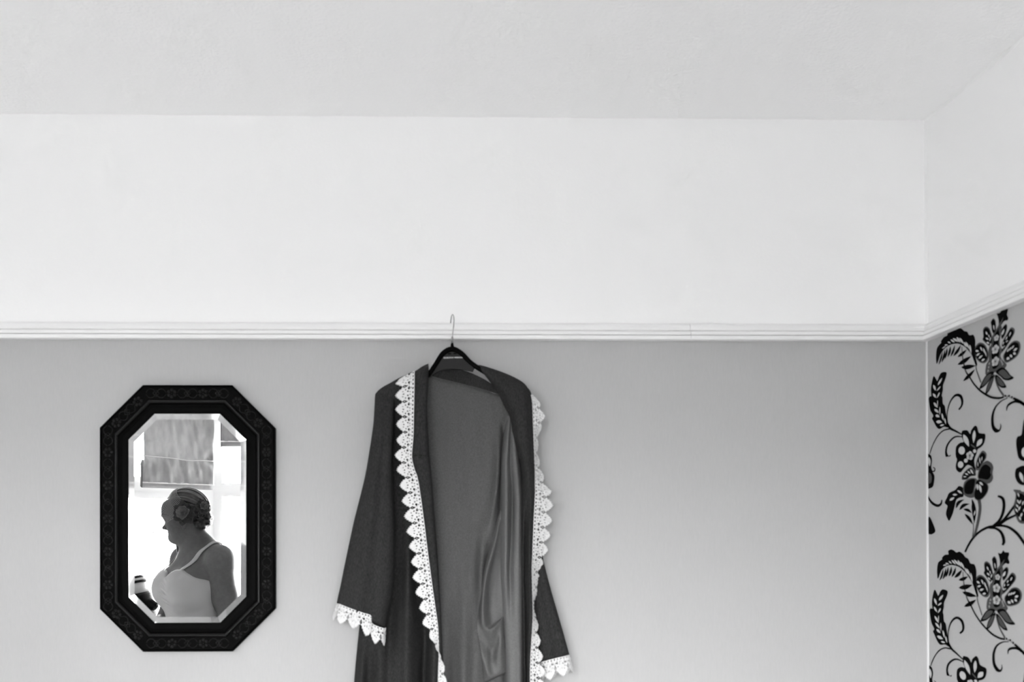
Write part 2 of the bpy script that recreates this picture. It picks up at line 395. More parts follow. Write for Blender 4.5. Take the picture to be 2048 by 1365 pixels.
# ------------------------------------------------------------------ floral print on the right wall
# motifs are drawn flat in the wall's own plane and repeat up and along it
S6 = 6.825
def crop(y0): return lambda x, y: PW(1848 + x / S6, y0 + y / S6)
K1, K2, K3, K4, K5 = crop(610), crop(760), crop(900), crop(1060), crop(1165)
def wallyz(K, pts): return np.array([K(x, y)[1:] for x, y in pts])
REPZ = (PW(1870, 754)[2] - PW(1870, 1181)[2]) * .5 + (PW(2026, 754.3)[2] - PW(2027, 1247.0)[2]) * .5
REPY = 0.52
class Motif:
    def __init__(s, name): s.name = name; s.polys = []
    def poly(s, ink, K, pts, smooth=True, lay=0, grow=1.0):
        q = wallyz(K, pts)
        if smooth: q = catmull(q, 4 * len(q), True)
        if grow != 1.0: c = q.mean(0); q = c + (q - c) * grow
        s.polys.append((ink, lay, q))
    def leaf(s, ink, K, a, b, w, lay=2, bend=0.0):
        a = np.array(a, float); b = np.array(b, float); d = b - a; L = np.hypot(*d); n = np.array([-d[1], d[0]]) / L
        t = np.linspace(0, 1, 9); h = np.sin(np.pi * t ** 0.85) * w / 2; c = a + np.outer(t, d) + np.outer(np.sin(np.pi * t) * bend, n)
        up = c + n * h[:, None]; dn = (c - n * h[:, None])[1:-1][::-1]
        s.polys.append((ink, lay, wallyz(K, np.vstack([up, dn]))))
    def disc(s, ink, K, c, rx, ry, lay=2, k=14):
        s.polys.append((ink, lay, wallyz(K, [(c[0] + rx * math.cos(a), c[1] + ry * math.sin(a)) for a in np.linspace(0, 2 * math.pi, k, endpoint=False)])))
    def bloom(s, K, c, r):
        for i in range(5):
            a = 1.1 + i * 2 * math.pi / 5
            s.disc('ink_pale', K, (c[0] + .55 * r * .8 * math.cos(a), c[1] + .55 * r * math.sin(a)), .40 * r, .45 * r, 3, 10)
        s.disc('ink_grey', K, c, .16 * r, .2 * r, 4, 8)
    def stroke(s, ink, K, pts, ws, lay=0):
        c = catmull(pts, 8 * len(pts)); w_ = np.interp(np.linspace(0, 1, len(c)), np.linspace(0, 1, len(ws)), ws)
        tg = np.gradient(c, axis=0); tg /= np.linalg.norm(tg, axis=1)[:, None]; n = np.stack([-tg[:, 1], tg[:, 0]], 1)
        s.polys.append((ink, lay, wallyz(K, np.vstack([c + n * w_[:, None] / 2, (c - n * w_[:, None] / 2)[::-1]]))))
MO = []
def motif(n): MO.append(Motif(n)); return MO[-1]
B_, G_, W_ = 'ink_black', 'ink_grey', 'ink_pale'
# arching feather leaf
m = motif('feather_leaf_print')
m.poly(B_, K4, [(190, 665), (183, 560), (195, 460), (225, 425), (255, 405), (250, 385), (290, 345), (338, 337), (335, 292), (375, 270), (415, 285), (448, 312), (490, 300), (540, 335), (570, 375), (610, 400), (635, 455), (662, 468), (692, 475), (715, 530), (722, 600), (716, 700), (727, 800), (747, 900), (730, 915), (700, 830), (670, 740), (630, 670), (590, 610), (540, 555), (480, 510), (420, 490), (370, 485), (320, 495), (280, 520), (250, 550), (225, 600), (207, 650)])
for a, b, w_ in (((268, 490), (322, 478), 18), ((300, 455), (350, 475), 18), ((345, 428), (388, 468), 18), ((385, 415), (442, 478), 22), ((415, 408), (492, 492), 24), ((468, 415), (518, 512), 26), ((505, 440), (562, 545), 26), ((565, 520), (605, 610), 22), ((590, 530), (642, 650), 24), ((645, 590), (668, 725), 24)): m.leaf(W_, K4, a, b, w_)
for a, b, w_ in (((220, 695), (270, 530), 26), ((262, 680), (305, 520), 30), ((300, 650), (335, 505), 30), ((345, 640), (380, 500), 34), ((382, 650), (440, 510), 34), ((420, 658), (525, 545), 46), ((478, 690), (605, 640), 48), ((478, 796), (668, 755), 66), ((528, 850), (728, 912), 60), ((553, 1052), (718, 955), 58)): m.leaf(B_, K4, a, b, w_, 0, 8)
m.stroke(G_, K4, [(536, 575), (545, 700), (560, 800), (590, 930), (640, 1030)], [10, 14, 16, 20])
# large blossom with sepals
m = motif('blossom_print')
m.poly(B_, K4, [(1040, 420), (1030, 370), (1018, 320), (1058, 325), (1088, 282), (1110, 308), (1168, 318), (1155, 390), (1173, 440), (1160, 470), (1120, 460), (1085, 490), (1050, 540), (1022, 560), (1040, 480)])
m.leaf(G_, K4, (1035, 545), (1110, 400), 22, 1); m.leaf(G_, K4, (1030, 540), (1065, 440), 14, 1)
m.poly(G_, K4, [(858, 1080), (868, 960), (905, 900), (900, 780), (925, 700), (955, 600), (1000, 540), (1040, 490), (1085, 530), (1065, 640), (1055, 740), (1080, 850), (1065, 920), (1105, 1000), (1150, 1075), (1100, 1120), (1000, 1110), (900, 1100)], True, -1)
m.poly(B_, K4, [(1000, 580), (1040, 555), (1052, 640), (1040, 740), (1052, 860), (1032, 960), (1042, 1030), (1000, 1062), (958, 1040), (965, 940), (943, 880), (955, 780), (970, 700), (985, 640)], True, 1)
m.bloom(K4, (1015, 650), 42); m.bloom(K4, (1000, 800), 62); m.bloom(K4, (1000, 965), 64)
pet = [([(720, 690), (770, 640), (830, 670), (870, 740), (890, 830), (875, 890), (830, 902), (775, 860), (733, 780)],
        [((728, 705), (772, 737), 26), ((738, 780), (788, 765), 28), ((768, 832), (826, 808), 30), ((808, 877), (857, 873), 30), ((792, 680), (822, 752), 18), ((832, 715), (860, 802), 20), ((852, 755), (880, 852), 16)]),
       ([(838, 560), (833, 480), (860, 453), (900, 480), (925, 540), (942, 620), (932, 712), (900, 690), (860, 640), (828, 590)],
        [((868, 503), (892, 562), 18), ((868, 588), (907, 632), 20), ((880, 650), (917, 690), 20), ((905, 558), (920, 612), 12), ((937, 605), (920, 662), 16), ((940, 690), (925, 735), 14)]),
       ([(943, 450), (938, 410), (965, 378), (990, 410), (997, 460), (997, 540), (970, 562), (950, 510)], [((974, 455), (984, 532), 16)]),
       ([(1078, 620), (1090, 560), (1132, 522), (1152, 560), (1130, 640), (1090, 682)], [((1086, 642), (1122, 568), 32)]),
       ([(1088, 830), (1100, 740), (1150, 670), (1200, 608), (1242, 640), (1242, 690), (1200, 750), (1140, 820), (1090, 862)],
        [((1212, 648), (1188, 702), 18), ((1162, 688), (1140, 732), 18), ((1112, 738), (1104, 782), 16), ((1174, 748), (1140, 762), 16), ((1095, 795), (1100, 835), 18), ((1130, 800), (1108, 822), 12)]),
       ([(1118, 930), (1150, 880), (1200, 820), (1260, 808), (1312, 850), (1322, 920), (1292, 990), (1230, 1022), (1160, 1027), (1128, 990)],
        [((1162, 905), (1182, 862), 20), ((1188, 895), (1218, 855), 22), ((1218, 885), (1258, 848), 22), ((1248, 922), (1302, 905), 34), ((1245, 945), (1280, 985), 30), ((1200, 955), (1230, 1005), 28), ((1152, 980), (1195, 1012), 38)])]
for pp, ll in pet:
    m.poly(G_, K4, pp, True, -1, 1.17); m.poly(B_, K4, pp, True, 1)
    for a, b, w_ in ll: m.leaf(W_, K4, a, b, w_, 3)
for a, b in (((898, 1050), (915, 960)), ((1075, 980), (1095, 1040))):
    for t in (0.0, 0.5, 1.0): m.disc(W_, K4, (a[0] + (b[0] - a[0]) * t, a[1] + (b[1] - a[1]) * t), 9, 15, 2, 8); m.disc(G_, K4, (a[0] + (b[0] - a[0]) * t, a[1] + (b[1] - a[1]) * t), 5, 9, 3, 8)
for K, pp in ((K4, [(783, 1247), (810, 1180), (860, 1110), (930, 1083), (972, 1110), (930, 1170), (860, 1232)]), (K4, [(863, 1352), (880, 1260), (920, 1190), (977, 1138), (962, 1220), (930, 1300), (890, 1347)]),
              (K5, [(1000, 438), (1040, 468), (1090, 540), (1122, 600), (1142, 655), (1088, 642), (1040, 590), (1010, 520)]), (K5, [(1008, 400), (1060, 368), (1112, 385), (1162, 450), (1202, 520), (1243, 567), (1190, 578), (1120, 547), (1068, 480)])):
    m.poly(B_, K, pp, True, 0, 1.06); m.poly(G_, K, pp, True, 1, 0.74)
# long stem with curls under the blossom
m = motif('stem_print')
m.stroke(B_, K5, [(600, 240), (640, 310), (700, 430), (780, 550), (860, 640), (950, 720), (1050, 770), (1120, 780), (1180, 800), (1230, 840), (1300, 900), (1365, 965), (1470, 1090)], [16, 18, 24, 28, 24, 30, 30])
m.stroke(G_, K5, [(728, 190), (740, 270), (765, 350), (797, 455)], [12, 14, 14])
m.stroke(G_, K5, [(985, 430), (1010, 540), (1050, 650), (1112, 765)], [12, 20, 24])
for c in ((1135, 775), (1185, 795), (1225, 830)): m.disc(W_, K5, c, 22, 27, 1); m.disc(B_, K5, c, 14, 18, 2)
m.stroke(B_, K5, [(1165, 815), (1080, 820), (1000, 870), (960, 960), (955, 1060), (970, 1140), (1010, 1200), (1050, 1210), (1070, 1170), (1065, 1125)], [10, 22, 34, 38, 48, 20, 6])
m.stroke(B_, K5, [(1150, 985), (1160, 930), (1200, 905), (1270, 905), (1330, 940), (1365, 975), (1420, 1040)], [8, 34, 34, 30, 24])
# wheat-like leaf with curls
m = motif('wheat_leaf_print')
m.poly(B_, K5, [(150, 103), (185, 160), (200, 187), (230, 125), (265, 98), (327, 125), (317, 190), (290, 250), (277, 290), (277, 340), (262, 410), (272, 450), (277, 530), (302, 570), (312, 640), (327, 720), (337, 800), (362, 872), (340, 882), (290, 852), (230, 857), (188, 810), (148, 720), (128, 670), (145, 640), (108, 560), (93, 480), (83, 380), (105, 358), (120, 360), (113, 280), (123, 190)])
for a, b, w_ in (((210, 252), (270, 172), 32), ((148, 220), (182, 315), 28), ((250, 280), (192, 325), 22), ((142, 335), (188, 415), 26), ((235, 355), (198, 425), 22), ((152, 462), (208, 560), 28), ((206, 455), (206, 545), 12), ((162, 555), (224, 635), 28), ((178, 642), (234, 697), 32), ((186, 735), (268, 782), 40), ((238, 812), (298, 828), 24), ((236, 555), (238, 672), 16), ((263, 655), (288, 765), 22), ((300, 735), (322, 832), 18)): m.leaf(W_, K5, a, b, w_)
m.stroke(B_, K5, [(325, 815), (380, 910), (450, 975), (535, 1055)], [34, 26, 14])
m.stroke(B_, K5, [(348, 870), (335, 760), (340, 660), (370, 560), (420, 500), (470, 490), (520, 530), (542, 600), (535, 660), (495, 702)], [14, 12, 20, 34, 34, 30, 26])
m.stroke(B_, K5, [(370, 912), (290, 900), (220, 930), (160, 1000), (120, 1080), (97, 1145)], [20, 18, 14, 12])
m.stroke(B_, K5, [(540, 1090), (460, 1055), (400, 1065), (340, 1120), (320, 1200), (330, 1260), (352, 1298), (382, 1272)], [12, 24, 28, 26, 36, 10])
# flower cluster
m = motif('cluster_flower_print')
m.poly(B_, K2, [(520, 720), (540, 693), (600, 693), (635, 740), (650, 690), (700, 628), (732, 650), (752, 720), (790, 733), (842, 745), (837, 830), (812, 890), (770, 930), (740, 950), (722, 1010), (702, 1060), (692, 1120), (712, 1260), (660, 1190), (600, 1165), (545, 1220), (500, 1267), (450, 1235), (438, 1170), (455, 1090), (438, 1040), (443, 920), (500, 860), (545, 850), (523, 790)])
m.leaf(W_, K2, (545, 745), (622, 915), 62); m.leaf(W_, K2, (697, 690), (683, 865), 44); m.leaf(W_, K2, (800, 805), (725, 915), 58)
m.disc(W_, K2, (522, 967), 44, 56); m.disc(W_, K2, (507, 1160), 38, 46); m.bloom(K2, (635, 1037), 62); m.disc(W_, K2, (699, 975), 22, 25); m.disc(W_, K2, (579, 1105), 26, 28)
m.leaf(G_, K2, (640, 880), (720, 940), 20, 1)
q = [(715, 260), (728, 150), (770, 60), (810, 22), (853, 60), (847, 120), (800, 190), (760, 265)]
m.poly(G_, K3, q, True, 0, 1.08); m.poly(B_, K3, q, True, 1, 0.85)
for a, b, w_ in (((768, 105), (776, 195), 16), ((802, 92), (795, 155), 12), ((744, 165), (746, 235), 12)): m.leaf(W_, K3, a, b, w_, 3)
m.poly(G_, K3, [(740, 385), (755, 270), (795, 200), (860, 152), (922, 180), (953, 240), (942, 320), (948, 400), (890, 463), (800, 432)], True, 1)
m.poly(B_, K3, [(752, 380), (768, 290), (810, 220), (860, 203), (917, 250), (912, 310), (922, 350), (880, 407), (800, 397)], True, 2)
m.poly(G_, K3, [(545, 605), (543, 500), (568, 430), (640, 388), (725, 398), (712, 480), (695, 560), (692, 645), (620, 655)], True, 1)
m.poly(B_, K3, [(568, 592), (558, 510), (590, 440), (650, 404), (702, 410), (692, 500), (670, 592), (620, 607)], True, 2)
q = [(720, 440), (770, 413), (830, 438), (875, 500), (862, 580), (800, 660), (740, 682), (698, 640), (703, 560), (722, 500)]
m.poly(G_, K3, q, True, 0, 1.1); m.poly(B_, K3, q, True, 1)
for a, b, w_ in (((765, 440), (815, 488), 30), ((736, 465), (740, 555), 26), ((762, 475), (792, 592), 34)): m.leaf(W_, K3, a, b, w_, 3)
q = [(530, 400), (540, 340), (590, 280), (650, 248), (692, 290), (705, 350), (640, 362), (590, 402)]
m.poly(G_, K3, q, True, 0, 1.1); m.poly(B_, K3, q, True, 1, .92)
for a, b, w_ in (((640, 265), (684, 335), 26), ((602, 292), (645, 328), 22), ((568, 322), (614, 347), 20), ((546, 370), (590, 370), 16)): m.leaf(W_, K3, a, b, w_, 3)
m.poly(B_, K3, [(345, 972), (308, 900), (308, 840), (325, 770), (288, 725), (320, 650), (350, 590), (430, 550), (480, 498), (530, 513), (547, 560), (542, 640), (500, 652), (450, 682), (427, 760), (402, 860), (372, 932)])
for a, b, w_ in (((462, 555), (530, 602), 28), ((398, 615), (464, 615), 28), ((356, 695), (424, 650), 34)): m.leaf(W_, K3, a, b, w_)
for a, b, w_, bd in (((440, 805), (560, 680), 44, -30), ((487, 825), (632, 740), 46, -25), ((542, 812), (660, 868), 40, -14), ((560, 875), (672, 1025), 44, -10), ((660, 670), (690, 1010), 60, -14)): m.leaf(B_, K3, a, b, w_, 0, bd)
m.leaf(W_, K3, (648, 685), (658, 768), 12, 2); m.leaf(W_, K3, (708, 830), (688, 905), 18, 2)
m.stroke(G_, K3, [(755, 670), (770, 800), (750, 950), (710, 1120), (680, 1195)], [46, 42, 40, 32, 20])
m.stroke(G_, K3, [(680, 1000), (680, 1100), (668, 1195)], [8, 14, 16])
# branching stem
m = motif('branch_print')
m.stroke(B_, K3, [(565, 1400), (620, 1290), (690, 1190), (780, 1110), (880, 1060), (960, 1045), (1040, 1015), (1120, 960), (1200, 920), (1280, 885)], [26, 30, 32, 36, 40, 34, 28])
m.stroke(B_, K3, [(930, 1055), (1030, 970), (1080, 870), (1098, 760), (1085, 680), (1050, 645), (1012, 635)], [26, 36, 40, 42, 40, 24])
m.stroke(B_, K3, [(1000, 1035), (1100, 950), (1180, 850), (1250, 755)], [30, 34, 30])
m.stroke(B_, K3, [(890, 1072), (980, 1075), (1050, 1120), (1085, 1190), (1095, 1260), (1078, 1305)], [16, 34, 40, 44, 30])
m.stroke(B_, K3, [(950, 1045), (1080, 1040), (1180, 1070), (1280, 1150), (1365, 1265), (1420, 1360)], [22, 34, 40, 42, 30])
# bud cut by the corner
m = motif('bud_print')
m.poly(B_, K3, [(45, 40), (70, 60), (100, 80), (115, 150), (105, 240), (130, 320), (148, 370), (135, 480), (105, 520), (48, 525), (48, 400), (48, 270), (48, 180), (55, 90)])
m.leaf(W_, K3, (74, 100), (86, 228), 38); m.poly(G_, K3, [(52, 330), (90, 322), (112, 370), (106, 440), (80, 465), (52, 440)], True, 1); m.disc(W_, K3, (52, 282), 16, 14)
m.stroke(B_, K3, [(112, 292), (145, 295), (153, 258), (128, 240)], [14, 16, 10])
m.stroke(B_, K3, [(46, 545), (65, 650), (120, 730), (190, 765), (235, 740), (250, 685)], [10, 20, 34, 38, 26, 14])
m.poly(B_, K3, [(47, 840), (58, 842), (60, 912), (85, 922), (120, 990), (160, 1105), (130, 1147), (90, 1157), (47, 1130), (47, 990)])
# tall flower at the far edge of the strip
m = motif('tall_flower_print')
m.poly(B_, K2, [(1365, 560), (1345, 700), (1330, 758), (1280, 780), (1263, 850), (1275, 980), (1300, 1072), (1365, 1112), (1450, 1095), (1500, 950), (1480, 800), (1430, 650), (1390, 540)])
m.disc(W_, K2, (1385, 990), 46, 72)
m.poly(B_, K3, [(1365, 218), (1300, 238), (1258, 270), (1248, 360), (1280, 440), (1340, 482), (1420, 470), (1470, 380), (1440, 270)])
m.leaf(W_, K3, (1315, 305), (1365, 450), 48)
m.disc(W_, K3, (1355, 540), 26, 34, 3)
m.poly(G_, K3, [(1225, 548), (1290, 548), (1340, 560), (1390, 600), (1425, 700), (1462, 850), (1450, 980), (1365, 1012), (1300, 992), (1265, 930), (1240, 850), (1225, 780), (1250, 680), (1255, 600)], True, 0)
m.poly(B_, K3, [(1275, 610), (1340, 600), (1390, 650), (1420, 780), (1430, 900), (1390, 970), (1320, 970), (1280, 900), (1250, 840), (1270, 720)], True, 1)
for a, b, w_ in (((1290, 590), (1308, 648), 18), ((1282, 682), (1308, 738), 20), ((1268, 745), (1300, 797), 20), ((1334, 685), (1308, 745), 18), ((1256, 802), (1290, 858), 22), ((1324, 772), (1298, 836), 20), ((1306, 912), (1334, 968), 24), ((1350, 862), (1326, 925), 24), ((1370, 700), (1350, 760), 18), ((1390, 800), (1365, 850), 20)): m.leaf(W_, K3, a, b, w_, 3)

INKS = ['ink_black', 'ink_grey', 'ink_pale']
def motif_mesh(mo, dy, dz, clip):
    V = []; F = []; M = []
    for ink, lay, q in mo.polys:
        q = q + np.array([dy, dz])
        xx = XC - 0.0005 - 0.00035 - 0.00022 * (lay + 1)
        b = len(V)
        try: tris = geometry.tessellate_polygon([[Vector((p[0], p[1], 0)) for p in q]])
        except Exception: continue
        V += [(xx, p[0], p[1]) for p in q]
        for t in tris:
            a_, b_, c_ = q[t[0]], q[t[1]], q[t[2]]
            cr = (b_[0] - a_[0]) * (c_[1] - a_[1]) - (b_[1] - a_[1]) * (c_[0] - a_[0])
            F.append(tuple(i + b for i in (t if cr < 0 else (t[0], t[2], t[1])))); M.append(INKS.index(ink))
    me = bpy.data.meshes.new(mo.name); me.from_pydata([tuple(map(float, v)) for v in V], [], F); me.update()
    for i in INKS: me.materials.append(MAT[i])
    me.polygons.foreach_set('material_index', M)
    if clip:
        bm = bmesh.new(); bm.from_mesh(me)
        for co, no in (((XC, 0, ZR + 0.002), (0, 0, 1)), ((XC, -0.0055, 0), (0, 1, 0)), ((XC, YF, 0), (0, -1, 0)), ((XC, 0, 0.1), (0, 0, -1))):
            bmesh.ops.bisect_plane(bm, geom=bm.verts[:] + bm.edges[:] + bm.faces[:], plane_co=co, plane_no=no, clear_outer=True)
        n = len(bm.faces); bm.to_mesh(me); bm.free()
        if not n: return None
    return me
for mo in MO:
    allp = np.vstack([q for _, _, q in mo.polys]); lo, hi = allp.min(0), allp.max(0); shared = None
    for j in range(7):
        if mo.name == 'bud_print' and j: continue
        for i in range(-4, 4):
            dy, dz = -REPY * j, REPZ * i
            if lo[1] + dz > ZR or hi[1] + dz < 0.1 or hi[0] + dy < YF: continue
            cl = hi[1] + dz > ZR or lo[1] + dz < 0.1 or lo[0] + dy < YF or hi[0] + dy > -0.0055
            if cl:
                me = motif_mesh(mo, dy, dz, True)
                if me is None: continue
                o = bpy.data.objects.new(mo.name, me); COL.objects.link(o)
            else:
                if shared is None: shared = motif_mesh(mo, 0, 0, False)
                o = bpy.data.objects.new(mo.name, shared); COL.objects.link(o); o.location = (0, dy, dz)
            o.parent = wp
# ------------------------------------------------------------------ octagonal mirror
MC = P(374, 1037, 0.028); PXM = (CAMD - 0.028) / FPX      # metres per pixel at the frame
OA, OB, OCUT = 174.3 * PXM, 266.3 * PXM, 85.5 * PXM
def octagon(ins):
    a, b, c = OA - ins, OB - ins, OCUT - ins * (2 - math.sqrt(2))
    return [np.array(p) for p in ((-a, b - c), (-a + c, b), (a - c, b), (a, b - c), (a, -b + c), (a - c, -b), (-a + c, -b), (-a, -b + c))]
mirror = empty('wall_mirror', (MC[0], -0.001, MC[2] - OB))
def MP(q, d): return np.array([MC[0] + q[0], -d, MC[2] + q[1]])
px = PXM
fprof = [(0, 0.001), (0, 0.019), (1.2 * px, 0.0215), (3 * px, 0.0225), (4.2 * px, 0.0205), (29.0 * px, 0.0205), (30.2 * px, 0.0225), (31.6 * px, 0.0255), (33.4 * px, 0.0260), (35.0 * px, 0.0240), (36.2 * px, 0.0215),
         (40 * px, 0.0235), (46 * px, 0.0245), (52 * px, 0.0238), (56.4 * px, 0.0225), (57.8 * px, 0.0205), (57.8 * px, 0.001)]
def ring_pt(i, ins): return octagon(ins)[i % 8]
rails = []
for i in range(8):
    V = []
    for e in (i, i + 1):
        for ins, d in fprof: V.append(MP(ring_pt(e, ins), d))
    k = len(fprof)
    F = [(a, a + 1, k + a + 1, k + a) for a in range(k - 1)] + [(k - 1, 0, k, 2 * k - 1)]
    o = obj('frame_rail', V, F, 'black_wood')
    o.data.materials.append(MAT['bead_wood'])
    for a in (6, 7, 8, 9): o.data.polygons[a].material_index = 1
    bm = bmesh.new(); bm.from_mesh(o.data); bmesh.ops.recalc_face_normals(bm, faces=bm.faces); bm.to_mesh(o.data); bm.free()
    rails.append(o)
adopt(mirror, *rails)
# carving: six-petalled flowers and interlaced vines along the middle of each rail
def heart(c, ang, L, W):                               # one raised petal, in the frame plane
    pts = [(0, 0), (0.25, 0.30), (0.62, 0.50), (0.92, 0.34), (1.0, 0.0), (0.92, -0.34), (0.62, -0.50), (0.25, -0.30)]
    ca, sa = math.cos(ang), math.sin(ang)
    base = [(c[0] + ca * p[0] * L - sa * p[1] * W, c[1] + sa * p[0] * L + ca * p[1] * W) for p in pts]
    mid = [(c[0] + ca * (0.5 + (p[0] - .5) * .6) * L - sa * p[1] * .6 * W, c[1] + sa * (0.5 + (p[0] - .5) * .6) * L + ca * p[1] * .6 * W) for p in pts]
    return base, mid
def petal_vf(c, ang, L, W, h0=0.0202, h1=0.0238):
    b, m_ = heart(c, ang, L, W); n = len(b)
    V = [(p, h0) for p in b] + [(p, h1) for p in m_]
    F = [(i, (i + 1) % n, n + (i + 1) % n, n + i) for i in range(n)] + [tuple(range(n, 2 * n))]
    return V, F
for i, o in enumerate(rails):
    a, b = octagon(16.8 * px)[i], octagon(16.8 * px)[(i + 1) % 8]
    d = (b - a) / np.linalg.norm(b - a); nn = np.array([-d[1], d[0]]); c0 = (a + b) / 2; L = np.linalg.norm(b - a)
    if i % 2 == 0 and i in (0, 4) or i in (2, 6): pass
    diag = abs(abs(d[0]) - abs(d[1])) < 0.1
    vert = abs(d[1]) > 0.9
    if diag: fl, kn = [-30, 30], [0]
    elif vert: fl, kn = [-132, -66, 0, 66, 132], [-165, -99, -33, 33, 99, 165]
    else: fl, kn = [-31, 31], [-62, 0, 62]
    ad = math.atan2(d[1], d[0])
    for s in fl:
        J = Join(); c = c0 + d * s * px
        for k2 in range(6):
            an = ad + math.pi / 6 * 1 + k2 * math.pi / 3 + (math.pi / 6 if False else 0)
            cc = c + np.array([math.cos(an), math.sin(an)]) * 2.6 * px
            V, F = petal_vf(cc, an, 7.6 * px, 7.4 * px)
            J.add([MP(p, h) for p, h in V], F)
        V, F = petal_vf(c - d * 1.6 * px, ad, 3.2 * px, 3.2 * px, h1=0.0225); J.add([MP(p, h) for p, h in V], F)
        g = J.build('carved_flower', 'carved_wood', None, True); g.parent = o
    for s in kn:
        J = Join(); c = c0 + d * s * px
        h = 17.0
        for sg in (1, -1):                             # two strands that cross twice, opening round the flowers
            lim = 20
            pth = []
            for t in np.linspace(-lim, lim, 25):
                off = 9.0 * math.sin(t / 20 * math.pi) * sg if abs(t) > 0 else 0
                off = sg * (9.2 * math.tanh(t / 5.0)) * (1 if abs(t) < 11 else max(0.15, 1 - ((abs(t) - 11) / 9) ** 2 * .85))
                q = c + d * t * px + nn * off * px
                pth.append(MP(q, 0.0213 + 0.0006 * sg * math.cos(t)))
            V, F = tube_vf(pth, 0.0011, 6); J.add(V, F)
        dm = [(-6.5, 0), (0, 6.5), (6.5, 0), (0, -6.5), (-6.5, 0)]
        for q0, q1 in zip(dm[:-1], dm[1:]):            # small lozenge knot
            V, F = tube_vf([MP(c + d * q0[0] * px + nn * q0[1] * px, 0.0216), MP(c + d * (q0[0] + q1[0]) / 2 * px + nn * (q0[1] + q1[1]) / 2 * px, 0.0222), MP(c + d * q1[0] * px + nn * q1[1] * px, 0.0216)], 0.0011, 6); J.add(V, F)
        g = J.build('carved_knot', 'carved_wood', None, True); g.parent = o
# glass with a ground bevel of eight facets
oi, oo = octagon(69.2 * px), octagon(57.9 * px)
gl = obj('mirror_glass', [MP(q, YM) for q in oi] + [MP(q, 0.004) for q in oi], [tuple(range(8)), tuple(range(15, 7, -1))] + [(i, 8 + i, 8 + (i + 1) % 8, (i + 1) % 8) for i in range(8)], 'mirror_silver')
bm = bmesh.new(); bm.from_mesh(gl.data); bmesh.ops.recalc_face_normals(bm, faces=bm.faces); bm.to_mesh(gl.data); bm.free()
bev = []
RISE = (69.2 - 57.9) * px * 0.027                     # optical tilt of the wedge
for i in range(8):
    j = (i + 1) % 8
    V = [MP(oi[i], YM), MP(oi[j], YM), MP(oo[j], YM + RISE), MP(oo[i], YM + RISE), MP(oi[i], .004), MP(oi[j], .004), MP(oo[j], .004), MP(oo[i], .004)]
    g = obj('bevel', V, [(0, 1, 2, 3), (7, 6, 5, 4), (0, 4, 5, 1), (1, 5, 6, 2), (2, 6, 7, 3), (3, 7, 4, 0)], 'bevel_silver')
    bm = bmesh.new(); bm.from_mesh(g.data); bmesh.ops.recalc_face_normals(bm, faces=bm.faces); bm.to_mesh(g.data); bm.free(); bev.append(g)
bk = octagon(4 * px)
adopt(mirror, gl, *bev)
back = obj('back_board', [MP(q, 0.001) for q in octagon(50 * px)] + [MP(q, 0.0038) for q in octagon(50 * px)], [tuple(range(8)), tuple(range(15, 7, -1))] + [(i, 8 + i, 8 + (i + 1) % 8, (i + 1) % 8) for i in range(8)], 'backing')
adopt(mirror, back)
tag(mirror, 'tall octagonal mirror in a black carved wooden frame on the grey wall', 'mirror')
# ------------------------------------------------------------------ coat hanger
STAND = 0.018                                        # how far the hook lets the hanger stand off
def PR(x, y, d): return P(x, y, d + STAND)
HD = 0.046
hang = empty('coat_hanger', tuple(PR(904, 790, HD)))
hp = catmull([PR(x, y, HD) for x, y in ((772, 792), (800, 779), (830, 768), (855, 752), (871, 730), (886, 708), (904, 699), (922, 707), (940, 725), (960, 739), (990, 757), (1020, 773), (1044, 787))], 90)
rr = np.interp(np.linspace(0, 1, 90), [0, .35, .5, .65, 1], [.0062, .0066, .0078, .0066, .0062])
bar = tube('shoulder_bar', hp, rr, 'black_plastic', None, 12)
def plate(name, pts, d0, d1, m):
    q = np.array(pts, float); n = len(q)
    V = [PR(x, y, d1) for x, y in q] + [PR(x, y, d1) + np.array([0, d1 - d0, 0]) for x, y in q]
    tr = geometry.tessellate_polygon([[Vector((p[0], p[1], 0)) for p in q]])
    F = [tuple(t) for t in tr] + [tuple(n + i for i in t[::-1]) for t in tr] + [(i, (i + 1) % n, n + (i + 1) % n, n + i) for i in range(n)]
    o = obj(name, V, F, m)
    bm = bmesh.new(); bm.from_mesh(o.data); bmesh.ops.recalc_face_normals(bm, faces=bm.faces); bm.to_mesh(o.data); bm.free()
    return o
web = plate('web', [(864, 745), (872, 733), (880, 721), (888, 711), (896, 705), (904, 703), (912, 705), (921, 712), (930, 722), (940, 730), (949, 738), (946, 744), (936, 742), (920, 739), (904, 738), (886, 740), (872, 745), (862, 752)], HD - .002, HD + .002, 'dark_plastic')
for x, y in ((899, 708), (910, 707.5)):
    g = plate('web_slot', [(x - 3, y - 1.2), (x + 3, y - 1.2), (x + 3.2, y + 1.4), (x - 3.2, y + 1.4)], HD + .0018, HD + .0026, 'black_plastic'); adopt(hang, g)
tc = bpy.data.curves.new('lettering', 'FONT'); tc.body = 'DOROTHY PERKINS'; tc.align_x = 'CENTER'; tc.align_y = 'CENTER'; tc.size = 0.0057; tc.extrude = 0.0001
to = bpy.data.objects.new('lettering', tc); COL.objects.link(to)
dg = bpy.context.evaluated_depsgraph_get(); tme = bpy.data.meshes.new_from_object(to.evaluated_get(dg)); bpy.data.objects.remove(to)
to = bpy.data.objects.new('lettering', tme); COL.objects.link(to); to.rotation_euler = (math.pi / 2, math.radians(-1.6), 0); tme.materials.clear(); tme.materials.append(MAT['print_white'])
to.parent = hang
bpy.context.view_layer.update()
wtx = to.dimensions.x if to.dimensions.x > 0 else 0.05
to.location = Vector(PR(906, 716, HD + 0.0024)) - hang.location
TEXTW = np.linalg.norm(PR(924.5, 716, HD) - PR(887.5, 716, HD))
